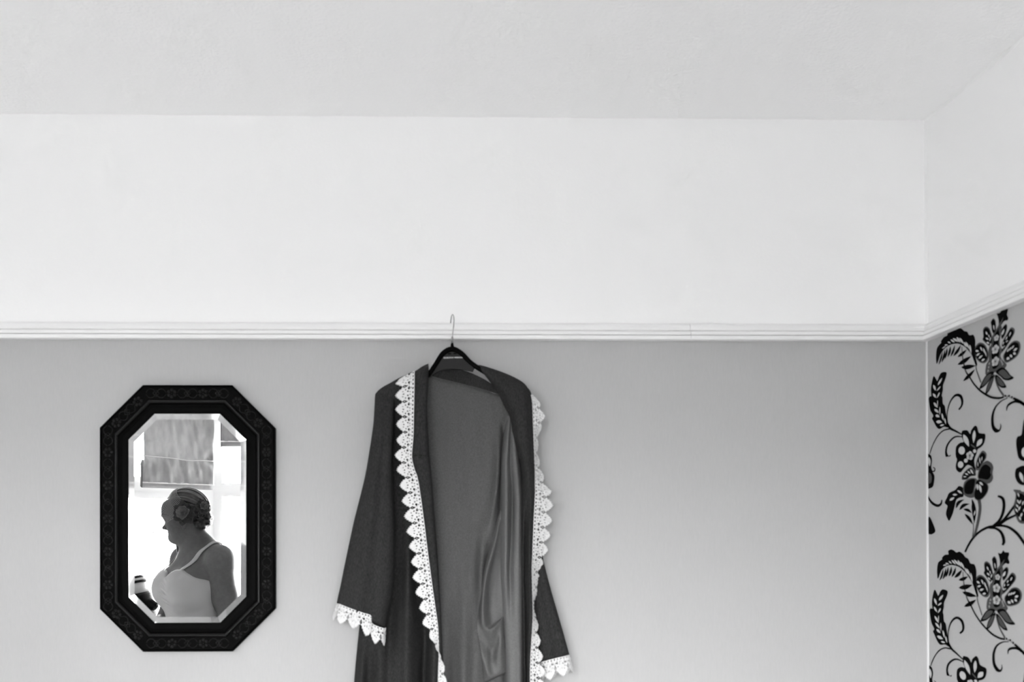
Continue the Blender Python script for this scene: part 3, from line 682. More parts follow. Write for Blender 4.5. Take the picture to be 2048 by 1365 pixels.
hk = catmull([PR(904.5, 690, HD), PR(905, 672, HD), PR(907, 655, HD + .004), PR(908, 642, HD + .003), PR(907.3, 633, HD - .010), PR(905, 629.5, HD - .028), PR(902.8, 634, HD - .044), PR(901.8, 641, HD - .050), PR(901.2, 646.5, HD - .051)], 50)
hook = tube('hook', hk, 0.0013, 'chrome', None, 10)
fv, ff = lathe_vf(PR(904.6, 690, HD), [(0, .0026), (.020, .0026), (.0215, .0022), (.0222, .0012)], 14); fer = obj('ferrule', fv, ff, 'chrome', None, True)
fv, ff = lathe_vf(PR(904.4, 700, HD), [(0, .0075), (.006, .0055), (.012, .0042), (.0165, .0036)], 14); col = obj('neck', fv, ff, 'black_plastic', None, True)
adopt(hang, bar, web, hook, fer, col)
tag(hang, 'black plastic coat hanger hooked over the picture rail', 'coat hanger')

# ------------------------------------------------------------------ robe: a garment of separate panels
robe = empty('robe', tuple(PR(905, 745, 0.05)))
RK = []
def rows(*rs): return [[PR(x, y + 0.0, d) for x, y, d in r] for r in rs]
def flat(y, xs): return [(x, y, d) for x, d in xs]
rng = np.random.RandomState(4)
def wrinkle(amp, fx=26, fz=7, seed=0):
    r = np.random.RandomState(seed); ph = r.uniform(0, 6.3, 6)
    def f(G):
        G = G.copy(); x, z = G[..., 0], G[..., 2]
        G[..., 1] += amp * (np.sin(fx * 6 * x + fz * z + ph[0]) * .5 + np.sin(fx * 3.1 * x - fz * 1.7 * z + ph[1]) * .6 + .35 * np.sin(fx * 11 * x + 3 * fz * z + ph[2]) * np.sin(9 * z + ph[3]))
        return G
    return f
# back panel; its lining shows through the open front
top = [(760, 778, .034), (800, 768, .032), (850, 750, .030), (880, 756, .026), (905, 763, .024), (930, 769, .024), (955, 776, .024), (975, 783, .026), (990, 788, .027), (1000, 788, .028), (1010, 785, .030), (1020, 782, .031), (1030, 781, .032), (1040, 783, .031), (1050, 786, .030), (1060, 792, .028)]
back = rows(top,
    [(770, 815, .022), (805, 805, .022), (852, 790, .022), (882, 796, .021), (906, 800, .020), (930, 804, .020), (955, 810, .021), (978, 816, .023), (994, 820, .026), (1004, 822, .032), (1012, 822, .030), (1019, 822, .034), (1026, 822, .034), (1034, 822, .028), (1044, 822, .022), (1058, 822, .018)],
    flat(880, [(765, 0.018), (805, .012), (853, .014), (882, 0.019), (906, 0.019), (930, 0.019), (955, 0.020), (980, 0.023), (997, 0.034), (1006, 0.016), (1013, 0.016), (1019, 0.016), (1024, 0.016), (1030, 0.014), (1040, 0.014), (1056, 0.014)]),
    flat(960, [(760, 0.016), (805, .012), (853, .014), (882, 0.019), (906, 0.020), (930, 0.020), (957, 0.022), (982, 0.028), (995, 0.046), (1002, 0.016), (1009, 0.016), (1018, 0.016), (1026, 0.016), (1034, 0.014), (1043, 0.014), (1056, 0.014)]),
    flat(1050, [(752, 0.016), (803, .012), (853, .014), (882, 0.020), (906, 0.021), (930, 0.019), (953, 0.022), (970, 0.034), (984, 0.040), (999, 0.018), (1009, 0.016), (1017, 0.016), (1025, 0.016), (1033, 0.014), (1043, 0.014), (1056, 0.014)]),
    flat(1150, [(745, 0.016), (800, .012), (853, .014), (882, 0.022), (906, 0.021), (930, 0.017), (948, 0.020), (962, 0.046), (974, 0.020), (1000, 0.020), (1008, 0.016), (1016, 0.016), (1024, 0.016), (1034, 0.014), (1044, 0.014), (1058, 0.014)]),
    flat(1250, [(738, 0.016), (800, .012), (853, .014), (884, .040), (907, .026), (928, .012), (948, .028), (964, 0.034), (976, 0.026), (1000, 0.024), (1010, 0.016), (1020, 0.016), (1030, 0.014), (1038, 0.014), (1046, 0.014), (1060, 0.014)]),
    flat(1365, [(728, 0.016), (800, .012), (853, .014), (888, .050), (909, .028), (928, .012), (948, .034), (964, 0.030), (978, 0.024), (1000, 0.026), (1012, 0.016), (1022, 0.016), (1032, 0.014), (1040, 0.014), (1048, 0.014), (1060, 0.014)]),
    flat(1500, [(722, 0.016), (800, .012), (853, .014), (888, 0.034), (909, 0.022), (928, 0.020), (948, 0.030), (964, 0.030), (978, 0.024), (1000, 0.026), (1012, 0.016), (1022, 0.016), (1032, 0.014), (1040, 0.014), (1050, 0.014), (1064, 0.014)]),
    flat(1630, [(716, 0.016), (800, .012), (853, .014), (888, 0.036), (909, 0.022), (928, 0.020), (948, 0.032), (964, 0.030), (978, 0.024), (1000, 0.026), (1012, 0.016), (1022, 0.016), (1032, 0.014), (1040, 0.014), (1052, 0.014), (1066, 0.014)]))
RK.append(sheet('back_panel', back, 170, 200, 'robe_lining', None, 0.0014, False, wrinkle(.0007, 22, 6, 3)))
# neck facing: the darker yoke inside the collar, with its two stitched edges
yoke = rows([(856, 741, .036), (880, 738, .034), (905, 737, .033), (930, 742, .033), (955, 752, .034), (980, 766, .036), (1001, 784, .038)],
            [(857, 747, .036), (880, 745, .031), (905, 747, .030), (930, 754, .030), (955, 764, .031), (982, 777, .034), (1004, 789, .037)],
            [(859, 753, .035), (880, 758, .029), (905, 764, .027), (930, 770, .027), (957, 777, .028), (984, 785, .031), (1006, 794, .035)])
RK.append(sheet('neck_facing', yoke, 60, 24, 'robe_cloth', None, 0.0014))
for dy, nm in ((0, 'facing_seam'), (4.5, 'facing_seam')):
    RK.append(tube(nm, catmull([PR(x, y + dy, d) for x, y, d in ((860, 752, .037), (880, 758, .0310), (905, 764, .0290), (930, 770, .0290), (957, 777, .0300), (984, 785, .0330), (1003, 791, .036))], 50), .0010, 'robe_lining'))
RK.append(tube('hanging_loop', catmull([PR(x, y, d) for x, y, d in ((893, 741, .036), (903, 743, .0365), (909, 748, .035), (911, 756, .033))], 24), .0010, 'robe_cloth'))
# left front, outside
lf = rows([(828, 745, .034), (822, 748, .034), (816, 751, .034), (810, 754, .034), (803, 757, .034), (795, 761, .034), (786, 766, .034), (777, 771, .034), (768, 776, .034), (758, 783, .034), (752, 789, .034)],
          [(828, 744, .058), (822, 747, .060), (816, 750, .060), (810, 753, .060), (803, 756, .060), (795, 760, .060), (786, 765, .058), (777, 770, .058), (768, 775, .056), (758, 782, .052), (751, 790, .046)],
          [(828, 765, .070), (822, 768, .072), (816, 771, .073), (810, 774, .073), (803, 777, .073), (795, 781, .072), (786, 786, .070), (777, 790, .066), (768, 795, .062), (758, 800, .056), (750, 806, .044)],
          flat(850, [(828, .078), (822, .078), (814, .072), (806, .060), (797, .040), (788, .028), (782, .028), (774, .050), (766, .046), (758, .040), (752, .026)]),
          flat(914, [(824, .082), (818, .080), (811, .064), (804, .042), (797, .026), (789, .022), (782, .022), (774, .042), (766, .040), (758, .034), (752, .020)]),
          flat(960, [(836, .083), (828, .080), (820, .054), (812, .036), (804, .024), (795, .021), (785, .021), (775, .040), (766, .038), (758, .032), (750, .018)]),
          flat(1050, [(849, .084), (842, .078), (833, .048), (824, .032), (813, .030), (802, .022), (790, .020), (776, .040), (764, .038), (754, .032), (746, .016)]),
          flat(1150, [(861, .084), (853, .078), (843, .034), (830, .036), (816, .070), (803, .034), (788, .021), (772, .042), (756, .042), (744, .034), (736, .016)]),
          flat(1250, [(876, .082), (866, .084), (851, .026), (836, .050), (816, .096), (800, .070), (782, .030), (764, .050), (744, .054), (728, .044), (720, .018)]),
          flat(1365, [(877, .080), (864, .090), (848, .024), (832, .066), (814, .100), (796, .084), (776, .074), (758, .088), (738, .046), (722, .068), (709, .018)]),
          flat(1500, [(874, .080), (862, .090), (848, .026), (832, .066), (814, .102), (794, .082), (774, .060), (754, .078), (732, .050), (716, .064), (702, .018)]),
          flat(1630, [(872, .080), (861, .086), (847, .048), (832, .060), (814, .092), (793, .072), (772, .060), (750, .080), (728, .050), (710, .066), (696, .018)]))
RK.append(sheet('front_panel', lf, 130, 190, 'robe_cloth', None, 0.0016, False, wrinkle(.0007, 26, 8, 5)))
# left edge band, from the collar to the hem
lb = rows([(829, 744, .044), (836, 740, .046), (843, 735, .046), (850, 731, .044), (857, 728, .038)],
          [(829, 747, .068), (836, 744, .074), (843, 741, .074), (850, 739, .070), (857, 737, .056)],
          [(829, 770, .078), (837, 770, .084), (845, 770, .084), (852, 770, .080), (856, 770, .064)],
          flat(822, [(829, .080), (837, .087), (844, .087), (851, .082), (854, .066)]),
          flat(906, [(825, .084), (834, .091), (843, .091), (853, .086), (858, .068)]),
          flat(960, [(837, .085), (845, .091), (852, .091), (860, .086), (863, .070)]),
          flat(1050, [(850, .086), (856, .091), (862, .091), (867, .086), (870, .070)]),
          flat(1150, [(862, .086), (866, .090), (870, .090), (875, .086), (877, .070)]),
          flat(1227, [(872, .084), (875, .087), (877, .087), (880, .084), (881, .070)]),
          flat(1300, [(877, .082), (879, .085), (881, .085), (883, .082), (884, .068)]),
          flat(1365, [(876, .080), (879, .083), (882, .083), (885, .080), (886, .066)]),
          flat(1500, [(874, .080), (880, .084), (885, .084), (890, .080), (892, .066)]),
          flat(1630, [(872, .080), (880, .084), (887, .084), (894, .080), (896, .066)]))
RK.append(sheet('edge_band', lb, 28, 180, 'robe_cloth', None, 0.0016, False, wrinkle(.0005, 22, 10, 8)))
RK.append(tube('band_seam', catmull([PR(827, 912, .0895), PR(838, 911, .0925), PR(849, 912, .0915), PR(857, 913, .080)], 20), .0007, 'black_plastic'))
# right lapel and edge band
rl = rows([(957, 731, .036), (959, 731, .038), (961, 731.5, .038), (963, 732, .036), (965, 733, .034)],
          [(962, 740, .050), (966, 738, .058), (971, 736, .058), (977, 736, .052), (984, 738, .036)],
          [(974, 756, .052), (982, 754, .066), (992, 750, .068), (1004, 747, .060), (1016, 750, .038)],
          [(988, 774, .052), (1000, 772, .070), (1014, 766, .074), (1030, 761, .066), (1046, 766, .040)],
          [(999, 792, .052), (1014, 790, .074), (1030, 784, .080), (1046, 778, .072), (1059, 784, .044)],
          [(1010, 815, .050), (1024, 813, .076), (1038, 808, .084), (1052, 802, .078), (1064, 800, .050)],
          [(1021, 838, .048), (1032, 837, .076), (1043, 835, .086), (1055, 832, .080), (1065, 830, .056)],
          [(1028, 880, .046), (1037, 880, .076), (1047, 880, .088), (1058, 880, .082), (1067, 879, .060)],
          flat(934, [(1041, .046), (1047, .074), (1054, .086), (1062, .084), (1070, .064)]),
          flat(980, [(1043, .046), (1049, .070), (1056, .084), (1063, .084), (1070, .066)]),
          flat(1050, [(1042, .046), (1047, .064), (1053, .058), (1060, .082), (1067, .066)]),
          flat(1138, [(1042, .046), (1046, .060), (1051, .050), (1058, .078), (1064, .066)]),
          flat(1227, [(1044, .046), (1048, .058), (1053, .046), (1060, .074), (1067, .066)]),
          flat(1316, [(1046, .046), (1049, .058), (1053, .048), (1057, .072), (1062, .066)]),
          flat(1365, [(1047, .046), (1050, .058), (1053, .048), (1056, .072), (1060, .066)]),
          flat(1500, [(1047, .046), (1050, .058), (1053, .048), (1056, .072), (1060, .066)]),
          flat(1630, [(1047, .046), (1050, .058), (1053, .048), (1056, .072), (1060, .066)]))
RK.append(sheet('lapel', rl, 50, 190, 'robe_cloth', None, 0.0016, False, wrinkle(.0006, 24, 8, 12)))
# right front panel, turned edge-on behind the lace
rf = rows([(1040, 770, .034), (1048, 773, .034), (1054, 778, .033), (1059, 785, .030), (1062, 792, .022)],
          [(1058, 785, .058), (1060, 786, .050), (1062, 789, .042), (1063, 793, .030), (1063, 798, .018)],
          flat(850, [(1064, .062), (1067, .052), (1069, .040), (1068, .026), (1064, .012)]),
          flat(960, [(1068, .064), (1071, .050), (1073, .038), (1072, .024), (1066, .010)]),
          flat(1100, [(1063, .064), (1068, .050), (1072, .038), (1072, .024), (1066, .010)]),
          flat(1250, [(1064, .064), (1070, .050), (1074, .036), (1074, .024), (1068, .010)]),
          flat(1365, [(1059, .064), (1068, .050), (1076, .036), (1078, .024), (1070, .010)]),
          flat(1630, [(1059, .064), (1070, .050), (1082, .036), (1086, .024), (1074, .010)]))
RK.append(sheet('front_panel', rf, 30, 100, 'robe_cloth', None, 0.0014))
# facing of the right front, turned in: pale folds beside the lapel
fc = rows([(1016, 832, .030), (1018, 833, .034), (1020, 834, .036), (1022, 835, .036), (1024, 836, .036), (1026, 838, .032), (1028, 840, .026)],
          [(1006, 880, .020), (1011, 880, .048), (1016, 880, .056), (1021, 880, .044), (1026, 880, .050), (1031, 880, .046), (1036, 880, .024)],
          flat(934, [(1001, .020), (1007, .052), (1013, .064), (1021, .046), (1028, .056), (1035, .056), (1044, .024)]),
          flat(990, [(1000, .018), (1006, .052), (1014, .068), (1024, .038), (1031, .058), (1039, .062), (1048, .022)]),
          flat(1070, [(999, .018), (1005, .050), (1013, .066), (1023, .040), (1031, .062), (1039, .064), (1050, .022)]),
          flat(1150, [(998, .018), (1005, .048), (1012, .062), (1020, .046), (1030, .064), (1040, .062), (1050, .022)]),
          flat(1250, [(1004, .018), (1009, .048), (1015, .060), (1023, .062), (1032, .066), (1041, .060), (1050, .022)]),
          flat(1365, [(1008, .018), (1013, .048), (1019, .062), (1026, .066), (1034, .066), (1042, .060), (1050, .022)]),
          flat(1630, [(1010, .018), (1014, .048), (1020, .062), (1027, .066), (1035, .066), (1043, .060), (1052, .022)]))
RK.append(sheet('front_facing', fc, 70, 170, 'satin_lining', None, 0.0014, False, wrinkle(.0004, 20, 6, 31)))
# pocket bag hanging inside the right front
pk = rows([(1000, 1020, .030), (1002, 1022, .034), (1005, 1024, .036), (1008, 1024, .034), (1010, 1024, .032)],
          [(984, 1080, .032), (990, 1084, .046), (996, 1086, .040), (1003, 1088, .036), (1008, 1090, .034)],
          [(966, 1150, .036), (972, 1152, .056), (982, 1154, .040), (994, 1156, .036), (1006, 1158, .036)],
          [(960, 1200, .038), (966, 1206, .060), (978, 1212, .040), (992, 1212, .038), (1007, 1208, .038)],
          [(957, 1232, .040), (966, 1246, .062), (982, 1250, .046), (997, 1240, .044), (1009, 1230, .040)],
          [(954, 1256, .048), (968, 1266, .052), (984, 1262, .064), (999, 1246, .056), (1008, 1233, .044)],
          [(960, 1290, .050), (972, 1300, .046), (986, 1300, .040), (1000, 1276, .058), (1008, 1262, .048)],
          [(966, 1330, .050), (974, 1340, .058), (986, 1330, .050), (1000, 1310, .058), (1010, 1300, .048)],
          [(969, 1361, .046), (980, 1358, .054), (992, 1352, .054), (1004, 1346, .052), (1013, 1342, .044)],
          [(970, 1364, .034), (980, 1361, .036), (992, 1355, .036), (1004, 1349, .036), (1013, 1345, .034)])
RK.append(sheet('pocket', pk, 50, 90, 'pocket_satin', None, 0.0014))
# sleeves
def sleeve(rws, m_, crease, n=18):
    out = []
    for (xl, yl, xr, yr, db, dfr) in rws:
        loop = []
        for k in range(n):
            a = 2 * math.pi * k / n
            t = .5 - .5 * math.cos(a); front = math.sin(a) >= 0
            s_ = abs(math.sin(a)) ** 0.75
            x_, y_ = xl + (xr - xl) * t, yl + (yr - yl) * t
            mid = (db + dfr) / 2
            d = mid + (dfr - mid) * s_ if front else mid - (mid - db) * s_
            if front: d += crease * (-math.exp(-((t - .66) / .07) ** 2) + .6 * math.exp(-((t - .82) / .09) ** 2) + .3 * math.exp(-((t - .35) / .1) ** 2)) * min(1, (yl - 780) / 200)
            loop.append(PR(x_, y_, max(0.006, d)))
        out.append(loop)
    return out
sl = [(752, 789, 790, 778, .034, .060), (750, 806, 790, 800, .030, .070), (747, 850, 787, 850, .022, .082), (739, 905, 785, 905, .020, .088), (729, 960, 785, 960, .020, .092), (707, 1050, 788, 1050, .020, .098), (691, 1125, 788, 1130, .022, .100), (682, 1170, 784, 1185, .024, .100), (677, 1192, 777, 1222, .026, .100), (674, 1207, 771, 1256, .028, .099)]
RK.append(sheet('sleeve', sleeve(sl, 'robe_cloth', .014), 90, 120, 'robe_cloth', None, 0.0016, True, wrinkle(.0008, 20, 7, 21)))
sr = [(1040, 785, 1062, 794, .016, .040), (1044, 830, 1067, 830, .010, .044), (1046, 900, 1070, 900, .008, .046), (1048, 1000, 1074, 1000, .007, .048), (1052, 1080, 1080, 1080, .007, .048), (1056, 1126, 1087, 1124, .007, .046), (1064, 1180, 1100, 1176, .008, .044), (1074, 1260, 1122, 1252, .009, .042), (1082, 1325, 1138, 1310, .010, .041)]
RK.append(sheet('sleeve', sleeve(sr, 'robe_cloth', .006), 60, 110, 'robe_cloth', None, 0.0016, True, wrinkle(.0010, 24, 6, 22)))

# lace: a scalloped openwork band; every hole is open
def lace(name, inner, outer, nrm_side, period, cell=0.00095, thick=0.0010, phase=0.0, twist=None):
    n = len(inner); inner = np.array(inner); outer = np.array(outer)
    s = np.r_[0, np.cumsum(np.linalg.norm(np.diff(inner * .5 + outer * .5, axis=0), axis=1))]
    W = 0.046
    ns, nt = int(s[-1] / cell), int(W / cell)
    S = np.linspace(0, s[-1], ns + 1); T = np.linspace(0, 1, nt + 1)
    A = np.stack([np.interp(S, s, inner[:, k]) for k in range(3)], 1); B = np.stack([np.interp(S, s, outer[:, k]) for k in range(3)], 1)
    Sc, Tc = np.meshgrid((S[:-1] + S[1:]) / 2, (T[:-1] + T[1:]) / 2, indexing='ij')
    u = (Sc / period + phase) % 1.0 - 0.5
    au = np.abs(u)
    edge = 1.0 - 0.41 * (2 * au) ** 1.55 - 0.034 * (1 - np.cos(2 * np.pi * au * 9))
    keep = Tc < edge
    wx = period / W
    def hole(cu, ct, ru, rt):
        return (((au - cu) / ru) ** 2 + ((Tc - ct) / rt) ** 2) < 1
    ho = hole(.5, .50, .10, .085) & ~hole(.5, .50, .035, .030)
    ho |= hole(.5, .385, .045, .04) | hole(.31, .28, .075, .055) | hole(.13, .34, .04, .045) | hole(.27, .45, .045, .035)
    ho |= hole(.0, .56, .035, .045) | hole(.17, .60, .030, .035) | hole(.33, .17, .03, .03) | hole(.08, .22, .03, .03) | hole(.42, .27, .035, .03)
    u4 = (Sc / period * 4 + phase) % 1.0 - 0.5
    ho |= ((u4 / .26) ** 2 + ((Tc - .075) / .035) ** 2) < 1
    keep &= ~ho
    # relief: cords and fan ribs stand proud
    Sv, Tv = np.meshgrid(S, T, indexing='ij'); uv = (Sv / period + phase) % 1.0 - 0.5
    ang = np.arctan2(uv * wx, Tv - 0.42)
    rel = 0.00045 * np.cos(ang * 11) * (Tv > .5) + 0.0004 * np.cos(2 * np.pi * Sv / period * 4) * (Tv < .5) + 0.0004 * np.sin(24 * Tv)
    Pp = A[:, None, :] * (1 - Tv[..., None]) + B[:, None, :] * Tv[..., None]
    ts = np.gradient(Pp, axis=0); tt = np.gradient(Pp, axis=1); nn_ = np.cross(ts, tt); nn_ /= np.linalg.norm(nn_, axis=2)[..., None] + 1e-12
    nn_ *= nrm_side
    Pp = Pp + nn_ * rel[..., None]
    bot = Pp - nn_ * thick
    idx = np.arange((ns + 1) * (nt + 1)).reshape(ns + 1, nt + 1); N = idx.size
    I, J_ = np.nonzero(keep)
    a, b, c, d = idx[I, J_], idx[I + 1, J_], idx[I + 1, J_ + 1], idx[I, J_ + 1]
    quads = [np.stack([a, b, c, d], 1), np.stack([d, c, b, a], 1) + N]
    kp = np.pad(keep, 1)
    for dj, di, p, q in ((0, -1, a, d), (0, 1, c, b), (-1, 0, b, a), (1, 0, d, c)):
        sel = ~kp[1 + I + di, 1 + J_ + dj]
        quads.append(np.stack([q[sel], p[sel], p[sel] + N, q[sel] + N], 1))
    Q = np.vstack(quads); used, inv = np.unique(Q, return_inverse=True)
    V = np.vstack([Pp.reshape(-1, 3), bot.reshape(-1, 3)])[used]; Q = inv.reshape(Q.shape)
    me = bpy.data.meshes.new(name)
    me.vertices.add(len(V)); me.vertices.foreach_set('co', V.astype(np.float32).ravel())
    me.loops.add(Q.size); me.loops.foreach_set('vertex_index', Q.astype(np.int32).ravel())
    me.polygons.add(len(Q)); me.polygons.foreach_set('loop_start', np.arange(0, Q.size, 4, dtype=np.int32)); me.polygons.foreach_set('loop_total', np.full(len(Q), 4, dtype=np.int32))
    me.update(calc_edges=True); me.validate(); me.materials.append(MAT['lace_thread'])
    o = bpy.data.objects.new(name, me); COL.objects.link(o); o['label'] = 'white scalloped openwork lace'
    return o
# left trim: (y, seam x, tip x, depth at seam, depth at tip)
LT = [(742, 829, 791, .072, .0645, 20), (765, 829, 790, .084, .080, 12), (822, 828, 790, .086, .084, 0), (870, 827, 793, .087, .084, 0), (914, 824, 789, .088, .084, 0), (938, 829, 792, .089, .084, 0), (960, 836, 797, .090, .084, 2), (1019, 845, 806, .0905, .082, 5), (1108, 856, 820, .091, .080, 5), (1160, 863, 826, .091, .084, 6), (1210, 870, 838, .091, .088, 8), (1245, 875, 846, .091, .092, 8), (1268, 877, 858, .091, .098, 6), (1290, 878, 868, .091, .108, 4), (1310, 878, 882, .091, .112, 2), (1335, 877, 890, .091, .108, 0), (1365, 876, 894, .0905, .104, 0), (1450, 875, 880, .0905, .112, 0), (1540, 874, 856, .0905, .104, 0), (1630, 872, 846, .0905, .100, 0)]
q = catmull([list(PR(a[1], a[0], a[3])) + list(PR(a[2], a[0] + a[5], a[4])) for a in LT], 400)
RK.append(lace('lace_trim', q[:, :3], q[:, 3:], -1, 0.0405, phase=.15))
RT = [(790, 1062, 1068, .062, .050, 0), (800, 1064, 1080, .064, .050, 6), (815, 1065, 1088, .064, .052, 6), (845, 1066, 1091, .066, .050, 0), (865, 1067, 1081, .067, .040, 0), (906, 1069, 1077, .068, .032, 0), (948, 1070, 1087, .070, .038, 0), (970, 1070, 1098, .071, .044, 4), (990, 1070, 1107, .071, .050, 4), (1050, 1067, 1104, .072, .050, 4), (1108, 1065, 1095, .072, .046, 2), (1138, 1064, 1084, .072, .038, 0), (1180, 1065, 1078, .072, .034, 0), (1210, 1066, 1071, .072, .032, 0), (1235, 1066, 1075, .072, .034, 0), (1270, 1064, 1080, .072, .050, 0), (1313, 1061, 1087, .072, .056, 4), (1345, 1060, 1093, .072, .058, 4), (1365, 1060, 1094, .072, .058, 4), (1450, 1060, 1092, .072, .058, 0), (1540, 1060, 1086, .072, .054, 0), (1630, 1060, 1088, .072, .056, 0)]
q = catmull([list(PR(a[1], a[0], a[3])) + list(PR(a[2], a[0] + a[5], a[4])) for a in RT], 400)
RK.append(lace('lace_trim', q[:, :3], q[:, 3:], 1, 0.0405, phase=.05))
# cuffs, run round the sleeve ends
def cuff(pts, phase):
    q = catmull([list(PR(*a)) + list(PR(*b)) for a, b in pts], 300); return lace('lace_cuff', q[:, :3], q[:, 3:], -1, 0.036, phase=phase)
RK.append(cuff([((674, 1207, .062), (663, 1240, .058)), ((680, 1209, .088), (672, 1246, .092)), ((700, 1217, .1005), (692, 1254, .105)), ((725, 1226, .1015), (718, 1264, .106)), ((742, 1232, .0985), (737, 1278, .100)), ((744, 1247, .094), (744, 1284, .094)), ((757, 1254, .1015), (755, 1293, .104)), ((768, 1257, .095), (766, 1294, .096)), ((772, 1257, .076), (770, 1290, .076)), ((768, 1252, .040), (766, 1286, .038)), ((740, 1236, .0265), (737, 1270, .022)), ((700, 1218, .0255), (694, 1252, .022)), ((676, 1208, .040), (666, 1242, .036))], .2))
RK.append(cuff([((1139, 1311, .028), (1147, 1346, .028)), ((1134, 1312, .038), (1142, 1350, .044)), ((1120, 1315, .0435), (1127, 1354, .050)), ((1100, 1320, .0435), (1106, 1360, .050)), ((1086, 1324, .038), (1091, 1364, .044)), ((1081, 1326, .026), (1085, 1366, .026)), ((1088, 1324, .012), (1092, 1362, .010)), ((1112, 1317, .0085), (1118, 1355, .007)), ((1134, 1312, .014), (1142, 1348, .012))], .45))
adopt(robe, *RK)
tag(robe, 'dark grey robe edged with white lace hanging open on the black hanger', 'robe')
# ------------------------------------------------------------------ the bride, seen in the mirror
PD = 1.83
_o = PM(385, 1109, PD); PXO, PYO, PZO = _o[0], -PD, _o[2] - 1.40
PS = (CAMD + PD - 2 * YM) / FPX                       # metres per mirror-image pixel at her distance
def L2(px_, py_): return ((px_ - 385) * PS, 1.40 + (1109 - py_) * PS)
FW = np.array([-.78, .62]); FW /= np.linalg.norm(FW); RT_ = np.array([FW[1], -FW[0]])   # forward and rightward of the torso, from above
NB = np.array([0.028, 0.0])                           # base of the neck
def T3(f, s, z): return np.array([NB[0] + FW[0] * f + RT_[0] * s, NB[1] + FW[1] * f + RT_[1] * s, z])
class Vol:
    def __init__(s, xs, ys, zs):
        s.x, s.y, s.z = [np.asarray(a, np.float32) for a in (xs, ys, zs)]; s.F = np.full((len(xs), len(ys), len(zs)), 1.0, np.float32)
    def block(s, lo, hi, pad):
        sl = []
        for ax, l, h in ((s.x, lo[0], hi[0]), (s.y, lo[1], hi[1]), (s.z, lo[2], hi[2])):
            a, b = np.searchsorted(ax, l - pad), np.searchsorted(ax, h + pad); sl.append(slice(max(0, a - 1), min(len(ax), b + 1)))
        X, Y, Z = np.meshgrid(s.x[sl[0]], s.y[sl[1]], s.z[sl[2]], indexing='ij', sparse=True)
        return tuple(sl), X, Y, Z
    def mix(s, sl, d, k, op='add'):
        F = s.F[sl]
        if op == 'add':
            h = np.clip(.5 + .5 * (F - d) / k, 0, 1); F[...] = F * (1 - h) + d * h - k * h * (1 - h)
        elif op == 'cut':
            h = np.clip(.5 - .5 * (F + d) / k, 0, 1); F[...] = F * (1 - h) - d * h + k * h * (1 - h)
    def ell(s, c, r, k=.02, op='add', R=None):
        c = np.array(c, float); r = np.array(r, float); m_ = r.max()
        sl, X, Y, Z = s.block(c - m_, c + m_, .06 + k)
        x, y, z = X - c[0], Y - c[1], Z - c[2]
        if R is not None: x, y, z = R[0][0] * x + R[0][1] * y + R[0][2] * z, R[1][0] * x + R[1][1] * y + R[1][2] * z, R[2][0] * x + R[2][1] * y + R[2][2] * z
        k0 = np.sqrt((x / r[0]) ** 2 + (y / r[1]) ** 2 + (z / r[2]) ** 2); k1 = np.sqrt((x / r[0] ** 2) ** 2 + (y / r[1] ** 2) ** 2 + (z / r[2] ** 2) ** 2)
        s.mix(sl, (k0 * (k0 - 1) / (k1 + 1e-9)).astype(np.float32), k, op)
    def cone(s, a, b, ra, rb, k=.015, op='add'):
        a, b = np.array(a, float), np.array(b, float); m_ = max(ra, rb)
        sl, X, Y, Z = s.block(np.minimum(a, b) - m_, np.maximum(a, b) + m_, .06 + k)
        d = b - a; L = d @ d
        t = np.clip(((X - a[0]) * d[0] + (Y - a[1]) * d[1] + (Z - a[2]) * d[2]) / L, 0, 1)
        q = np.sqrt((X - a[0] - d[0] * t) ** 2 + (Y - a[1] - d[1] * t) ** 2 + (Z - a[2] - d[2] * t) ** 2)
        s.mix(sl, (q - (ra + (rb - ra) * t)).astype(np.float32), k, op)
    def mesh(s):
        F = s.F; xs, ys, zs = s.x, s.y, s.z
        n = np.array(F.shape) - 1
        ins = F < 0
        c = np.zeros(n, np.int8)
        for i in (0, 1):
            for j in (0, 1):
                for k in (0, 1): c += ins[i:n[0] + i, j:n[1] + j, k:n[2] + k]
        act = (c > 0) & (c < 8); I, J, K = np.nonzero(act); N = len(I)
        idx = np.full(n, -1, np.int64); idx[I, J, K] = np.arange(N)
        acc = np.zeros((N, 3)); cnt = np.zeros(N)
        cor = [(i, j, k) for i in (0, 1) for j in (0, 1) for k in (0, 1)]
        co = lambda i, j, k: np.stack([xs[I + i], ys[J + j], zs[K + k]], 1)
        for a in cor:
            for ax in range(3):
                if a[ax]: continue
                b = list(a); b[ax] = 1
                fa, fb = F[I + a[0], J + a[1], K + a[2]], F[I + b[0], J + b[1], K + b[2]]
                m_ = (fa < 0) != (fb < 0)
                t = np.where(m_, fa / np.where(m_, fa - fb, 1), 0)[:, None]
                acc += np.where(m_[:, None], co(*a) * (1 - t) + co(*b) * t, 0); cnt += m_
        V = acc / cnt[:, None]
        Q = []
        for ax in range(3):
            o1, o2 = [(1, 2), (2, 0), (0, 1)][ax]
            sa = [slice(1, n[k]) for k in range(3)]; sa[ax] = slice(0, n[ax]); sb = list(sa); sb[ax] = slice(1, n[ax] + 1)
            A = ins[tuple(sa)]; Bm = ins[tuple(sb)]
            e = np.nonzero(A != Bm); base = [e[k] + (0 if k == ax else 1) for k in range(3)]
            def cell(d1, d2):
                g = [b.copy() for b in base]; g[o1] -= d1; g[o2] -= d2; return idx[g[0], g[1], g[2]]
            q = np.stack([cell(1, 1), cell(0, 1), cell(0, 0), cell(1, 0)], 1)
            fl = ~A[e]; q[fl] = q[fl][:, ::-1]; Q.append(q)
        Q = np.vstack(Q); Q = Q[(Q >= 0).all(1)]
        return V, Q
